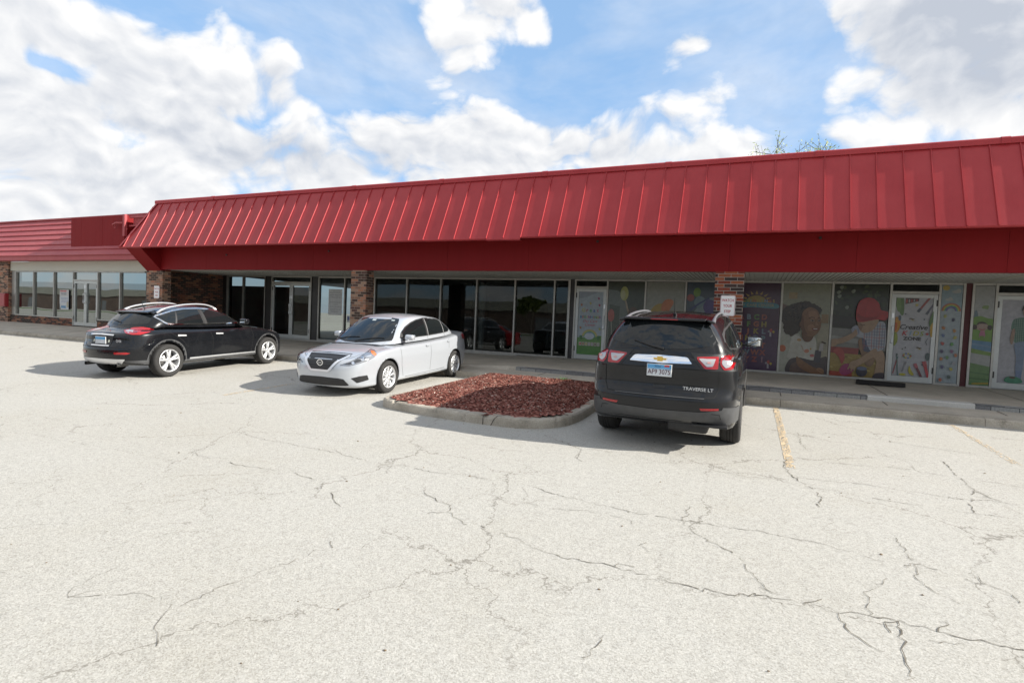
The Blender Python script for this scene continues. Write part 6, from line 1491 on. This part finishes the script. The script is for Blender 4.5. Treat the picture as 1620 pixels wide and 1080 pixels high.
    for s_ in (1, -1): bm.faces.new([bm.verts.new((0, y, z)) for y, z in ((s_ * .004, .018), (s_ * .014, .012), (s_ * .040, -.040), (s_ * .026, -.040))])
    o = bobj('badge', bm, M_CHR, root); o.location = (c0, 0, .985)
    p = PB(.22, .06, (0, 0, 0)); p.bm.clear(); p.mats = []; p.text('QX50', .11, .008, .068, (.72, .72, .74), bold=.01, sx=1.15)
    p.build('lettering', D.bvh.ray_cast(Vector((-5, -.50, .80)), Vector((1, 0, 0)))[0].x - .03, -.36, .77, None, None, parent=root, rz=-math.pi / 2 - .16)
    D.put('skid_plate', rnd_poly([(-.62, .43), (.62, .43), (.50, .31), (.30, .285), (-.30, .285), (-.50, .31)], .03), 'rear', M_SIL, .012, .03)
    D.put('bumper_crease', stroke([(-.75, .665), (0, .67), (.75, .665)], .008), 'rear', M_GAP, .002, .04)
    for s_ in (1, -1):
        bm = bmesh.new(); tube(bm, [(-2.02, s_ * .44, .30), (-2.27, s_ * .44, .30)], .036, 20, cap=False); tube(bm, [(-2.27, s_ * .44, .30), (-2.1, s_ * .44, .30)], .028, 20, cap=False); bobj('exhaust', bm, mat('dark_steel', (.10, .10, .10), .3, .9), root, True)
    rbox('spoiler', root, (-1.50, 0, 1.392), (.20, .96, .034), .014, P, (0, -.22, 0))
    for s_ in (1, -1): rbox('spoiler_end', root, (-1.44, s_ * .495, 1.378), (.18, .08, .034), .014, P, (-s_ * .45, -.22, -s_ * .30))
    bm = bmesh.new(); a = D.bvh.ray_cast(Vector((-5, .05, 1.17)), Vector((1, 0, 0)))[0]; b = D.bvh.ray_cast(Vector((-5, .40, 1.20)), Vector((1, 0, 0)))[0]; mdd = D.bvh.ray_cast(Vector((-5, .22, 1.19)), Vector((1, 0, 0)))[0]
    tube(bm, [a + Vector((-.03, 0, 0)), mdd + Vector((-.028, 0, 0)), b + Vector((-.02, 0, 0))], [.013, .010, .006], 6); bobj('rear_wiper', bm, M_BLK, root)
    bm = bmesh.new(); tube(bm, [(-1.28, 0, 1.44), (-1.36, 0, 1.58)], [.010, .004], 6); bobj('aerial', bm, M_BLK, root)
    for w in S['wheels']:
        for s_ in (1, -1): wheel(root, w, s_ * .80, .355, .235, .245, 5, 'twin', s_)
    return root
X50 = car_root('parked_crossover', -12.56, 9.15, rad(5.4), 'glossy black crossover with silver roof rails, parked nose in at the left', 'car', 'cars parked by the shops')
crossover(X50)
# ---------------------------------------------------------------- dark grey seven seater (tail to the camera)
def suv(root):
    S = dict(plan=[(2.56, 0), (2.50, .45), (2.32, .78), (2.0, .92), (1.5, .96), (0, .968), (-1.5, .962), (-2.05, .935), (-2.38, .855), (-2.54, .60), (-2.585, .30), (-2.60, 0)],
             deck=[(-2.6, 1.22), (-2.3, 1.245), (-1.5, 1.225), (0, 1.185), (.8, 1.16), (1.2, 1.14), (1.6, 1.08), (2.0, 1.0), (2.35, .92), (2.55, .84)],
             sill=[(-2.5, .32), (-1.6, .28), (1.6, .28), (2.5, .25)], zbF=.25, zbR=.375,
             insF=[(.25, .08), (.4, 0), (.6, 0), (.8, .05), (1.0, .12)], insR=[(.36, .14), (.45, .05), (.54, .01), (.70, .0), (.745, .02), (.79, .085), (.90, .095), (1.05, .07), (1.2, .10), (1.35, .17)],
             insS=[(.25, .05), (.38, .02), (.50, .012), (.70, .0), (.90, .0), (1.05, .015), (1.2, .045)], crown=.03, crown4=.02, round=.05,
             ghb=[(1.20, 0), (1.12, .50), (.90, .80), (.40, .87), (-.6, .885), (-1.6, .86), (-2.14, .80), (-2.36, .68), (-2.44, .38), (-2.47, 0)],
             ghr=[(.40, 0), (.36, .40), (.24, .60), (-.1, .655), (-.7, .665), (-1.4, .645), (-1.96, .575), (-2.16, .48), (-2.23, .28), (-2.25, 0)],
             roof=[(-2.4, 1.66), (-2.15, 1.685), (-1.8, 1.715), (-1.3, 1.755), (-.7, 1.775), (-.2, 1.765), (.2, 1.73), (.5, 1.68)], rcrown=.055, bulge=.045, sink=.03,
             wheels=(1.51, -1.51), arch=.42, wr=.375, half=.985)
    P = paint('charcoal_paint', (.009, .0095, .011), .0, .3); body, bvh = make_body(S, P, root); D = Dec(bvh, root)
    rg = [(-.665, 1.385), (-.62, 1.365), (-.35, 1.315), (0, 1.295), (.35, 1.315), (.62, 1.365), (.665, 1.385), (.63, 1.45), (.55, 1.585), (.52, 1.612), (.3, 1.64), (0, 1.648), (-.3, 1.64), (-.52, 1.612), (-.55, 1.585), (-.63, 1.45)]
    D.put('rear_window_edge', rnd_poly([(a * 1.015, 1.46 + (b - 1.46) * 1.03) for a, b in rg], .02), 'rear', M_BLK, .003, .04)
    D.put('rear_window', rnd_poly(rg, .02), 'rear', M_CGL, .006, .04)
    D.put('windscreen', rnd_poly([(-.74, 1.18), (0, 1.14), (.74, 1.18), (.56, 1.62), (0, 1.67), (-.56, 1.62)], .04), 'front', M_CGL, .004, .06)
    side = [(.72, 1.23), (.35, 1.47), (.0, 1.60), (-.4, 1.635), (-1.2, 1.62), (-1.85, 1.56), (-2.08, 1.50), (-2.16, 1.40), (-2.10, 1.31), (-1.5, 1.265), (0, 1.235)]
    for sd in ('right', 'left'):
        s_ = 1 if sd == 'left' else -1
        D.put('window_trim', rnd_poly(side, .03), sd, M_BLK, .0035, .05); D.put('chrome_window_line', stroke([(.70, 1.228), (0, 1.233), (-1.5, 1.263), (-2.08, 1.305), (-2.15, 1.40)], .016), sd, M_CHR, .008, .05)
        for W_ in ([(.55, 1.26), (.30, 1.45), (0, 1.57), (-.22, 1.60), (-.18, 1.26)], [(-.30, 1.265), (-.34, 1.605), (-1.18, 1.60), (-1.22, 1.285)], [(-1.32, 1.29), (-1.30, 1.595), (-1.84, 1.535), (-2.04, 1.47), (-2.11, 1.40), (-2.05, 1.33)]): D.put('window', rnd_poly(W_, .02), sd, M_CGL, .007, .05)
        for pl in ([(.95, 1.15), (1.0, .9), (.95, .4)], [(-.26, 1.23), (-.24, .4)], [(-1.26, 1.26), (-1.22, .98), (-1.05, .82)]): D.put('door_gap', stroke(pl, .007), sd, M_GAP, .0015, .04)
        for hx in (-.10, -1.10): D.put('door_handle', rnd_poly([(hx - .11, 1.0), (hx + .11, .99), (hx + .11, 1.02), (hx - .11, 1.035)], .01), sd, M_CHR, .024, .03)
        D.put('sill_cladding', [(1.10, .28), (-1.10, .28), (-1.10, .42), (1.10, .42)], sd, M_GREYP, .01, .05); D.put('chrome_sill_line', stroke([(-1.0, .44), (1.0, .44)], .02), sd, M_CHR, .014, .05)
        mirror_part(root, .72, 1.07, 1.27, s_, P, (.15, .24, .18))
        bm = bmesh.new(); pts = []
        for k in range(19):
            x = .05 - 2.05 * k / 18; h = D.bvh.ray_cast(Vector((x, s_ * .57, 4)), Vector((0, 0, -1)))[0]; e = min(k, 18 - k); pts.append(h + Vector((0, 0, [-.012, .008, .020, .026][min(e, 3)])))
        tube(bm, pts, [.026 if k in (0, 1, 17, 18) else .018 for k in range(19)], 8); bobj('roof_rail', bm, mat('rail_grey', (.20, .205, .22), .4, .5), root, True)
        def q(PP): return [(s_ * a, b) for a, b in PP]
        az = 'rear'
        def lamp(o, i, t):
            L = D.put('tail_light', rnd_poly(q(o), .018), az, M_RLENS, .010, .03); D.put('clear_lens', rnd_poly(q(i), .018), az, M_CLENS, .014, .03, parent=L); D.put('bulb_cover', rnd_poly(q(t), .008), az, mat('lamp_rose', (.5, .22, .2), .3, coat=1), .016, .03, parent=L)
        D.put('lamp_housing', rnd_poly(q([(.35, 1.275), (.60, 1.26), (.905, 1.27), (.90, 1.06), (.62, 1.055), (.50, 1.075)]), .02), az, M_BLK, .006, .03)
        lamp([(.415, 1.225), (.685, 1.235), (.685, 1.085), (.64, 1.082), (.53, 1.085)], [(.455, 1.205), (.655, 1.212), (.625, 1.115), (.555, 1.11)], [(.56, 1.15), (.60, 1.15), (.60, 1.17), (.56, 1.17)])
        lamp([(.705, 1.24), (.885, 1.255), (.875, 1.16), (.85, 1.085), (.75, 1.075), (.705, 1.14)], [(.725, 1.215), (.845, 1.222), (.825, 1.12), (.77, 1.10), (.725, 1.15)], [(.78, 1.15), (.84, 1.15), (.84, 1.18), (.78, 1.18)])
        D.put('reflector', rnd_poly(q([(.50, .605), (.72, .61), (.72, .585), (.52, .575)]), .006), az, M_RLENS, .006, .03)
        D.put('tailgate_gap', stroke(q([(.79, 1.30), (.705, 1.235), (.705, .83), (.66, .735)]), .009), az, M_GAP, .004, .03)
        D.put('vent_crease', stroke(q([(.64, .54), (.73, .53), (.745, .47)]), .008), az, M_GAP, .009, .03)
        D.put('hinge_crease', stroke(q([(.74, 1.33), (.82, 1.24), (.86, 1.2)]), .006), az, M_GAP, .003, .03)
    D.put('tailgate_gap', stroke([(-.66, .735), (-.3, .715), (.3, .715), (.66, .735)], .010), 'rear', M_GAP, .003, .03)
    D.put('chrome_bar', rnd_poly([(-.385, 1.135), (0, 1.125), (.385, 1.135), (.33, 1.205), (.30, 1.212), (0, 1.222), (-.30, 1.212), (-.33, 1.205)], .015), 'rear', M_CHR, .016, .03)
    D.put('tailgate_handle', rnd_poly([(-.08, .845), (.08, .845), (.07, .81), (-.07, .81)], .01), 'rear', M_BLK, .004)
    D.put('bumper_cladding', rnd_poly([(-1.0, .62), (-.5, .555), (0, .545), (.5, .555), (1.0, .62), (1.0, .42), (.8, .39), (-.8, .39), (-1.0, .42)], .02), 'rear', M_GREYP, .008, .04)
    for sd in ('left', 'right'): D.put('bumper_cladding', [(-1.95, .40), (-1.98, .60), (-2.46, .62), (-2.5, .42)], sd, M_GREYP, .007, .04)
    D.put('step_strip', stroke([(-.55, .725), (.55, .725)], .007), 'rear', mat('scuffed_grey', (.10, .10, .10), .6), .014, .04)
    x0 = D.bvh.ray_cast(Vector((-5, 0, 1.035)), Vector((1, 0, 0)))[0].x
    rbox('plate_frame', root, (x0 - .006, 0, 1.03), (.016, .325, .178), .006, M_BLK, seg=1, smooth=False)
    plate(root, (x0 - .018, 0, 1.035), 0, 'AF9 3075', label='white and blue plate reading AF9 3075')
    # bow-tie shaped emblem
    xb = D.bvh.ray_cast(Vector((-5, 0, 1.175)), Vector((1, 0, 0)))[0].x - .02
    for nm, k, mm in (('badge_rim', 1.0, M_CHR), ('badge', .86, mat('gold_badge', (.62, .42, .10), .3, .6))):
        bm = bmesh.new(); prism(bm, [(y * k, z * k) for y, z in ((-.095, .014), (-.043, .014), (-.036, .034), (.044, .034), (.037, .014), (.095, .014), (.083, -.014), (.036, -.014), (.043, -.034), (-.036, -.034), (-.043, -.014), (-.083, -.014))], 'x', -.004 if nm == 'badge' else -.002, .006)
        o = bobj(nm, bm, mm, root); o.location = (xb, 0, 1.175)
    p = PB(.40, .06, (0, 0, 0)); p.bm.clear(); p.mats = []; p.text('TRAVERSE LT', .20, .01, .058, (.70, .70, .70), bold=.008, sx=1.05); p.build('lettering', D.bvh.ray_cast(Vector((-5, -.46, .84)), Vector((1, 0, 0)))[0].x - .028, -.27, .80, None, None, parent=root, rz=-math.pi / 2 - .035)
    rbox('spoiler', root, (-2.20, 0, 1.672), (.26, 1.00, .030), .012, P, (0, -.02, 0)); rbox('brake_light', root, (-2.325, 0, 1.667), (.012, .34, .012), .003, M_RLENS)
    for s_ in (1, -1): rbox('spoiler_end', root, (-2.13, s_ * .525, 1.652), (.22, .10, .030), .012, P, (-s_ * .30, 0, -s_ * .38))
    bm = bmesh.new(); pts = [D.bvh.ray_cast(Vector((-5, y, z)), Vector((1, 0, 0)))[0] + Vector((-.03, 0, 0)) for y, z in ((-.03, 1.305), (.15, 1.34), (.36, 1.395))]
    tube(bm, pts, [.018, .013, .007], 6); bobj('rear_wiper', bm, M_BLK, root)
    bm = bmesh.new(); zt = D.bvh.ray_cast(Vector((-1.75, -.05, 4)), Vector((0, 0, -1)))[0].z; tube(bm, [(-1.72, -.05, zt), (-1.75, -.05, zt + .035)], [.030, .018], 8); tube(bm, [(-1.75, -.05, zt + .03), (-1.83, -.05, zt + .24)], [.006, .003], 6); bobj('aerial', bm, M_BLK, root)
    for y in (-.36, -.18, 0, .18, .36): D.put('roof_rib', stroke([(.1, y), (-1.9, y)], .016), 'top', P, .005, .08)
    rbox('exhaust_box', root, (-2.15, -.35, .33), (.5, .5, .16), .05, M_BLK); rbox('underbody', root, (0, 0, .34), (3.6, 1.2, .16), .05, M_BLK)
    rbox('jack_plate', root, (-2.40, -.62, .375), (.16, .42, .03), .008, M_BLK)
    for w in S['wheels']:
        for s_ in (1, -1): wheel(root, w, s_ * .835, .375, .255, .245, 5, 'twin', s_)
    return root
SUV = car_root('parked_suv', -1.08, 9.60, 0, 'dark charcoal seven seat suv with its tail toward the viewer beside the red mulch', 'car', 'cars parked by the shops')
suv(SUV)

RSED = car_root('parked_sedan', -15.6, 1.7, rad(80), 'red sedan parked out in the lot, seen mirrored in the dark shop windows', 'car', 'cars parked in the lot')
sedan(RSED, ((.30, .012, .016), .2, .28), 'red_paint')
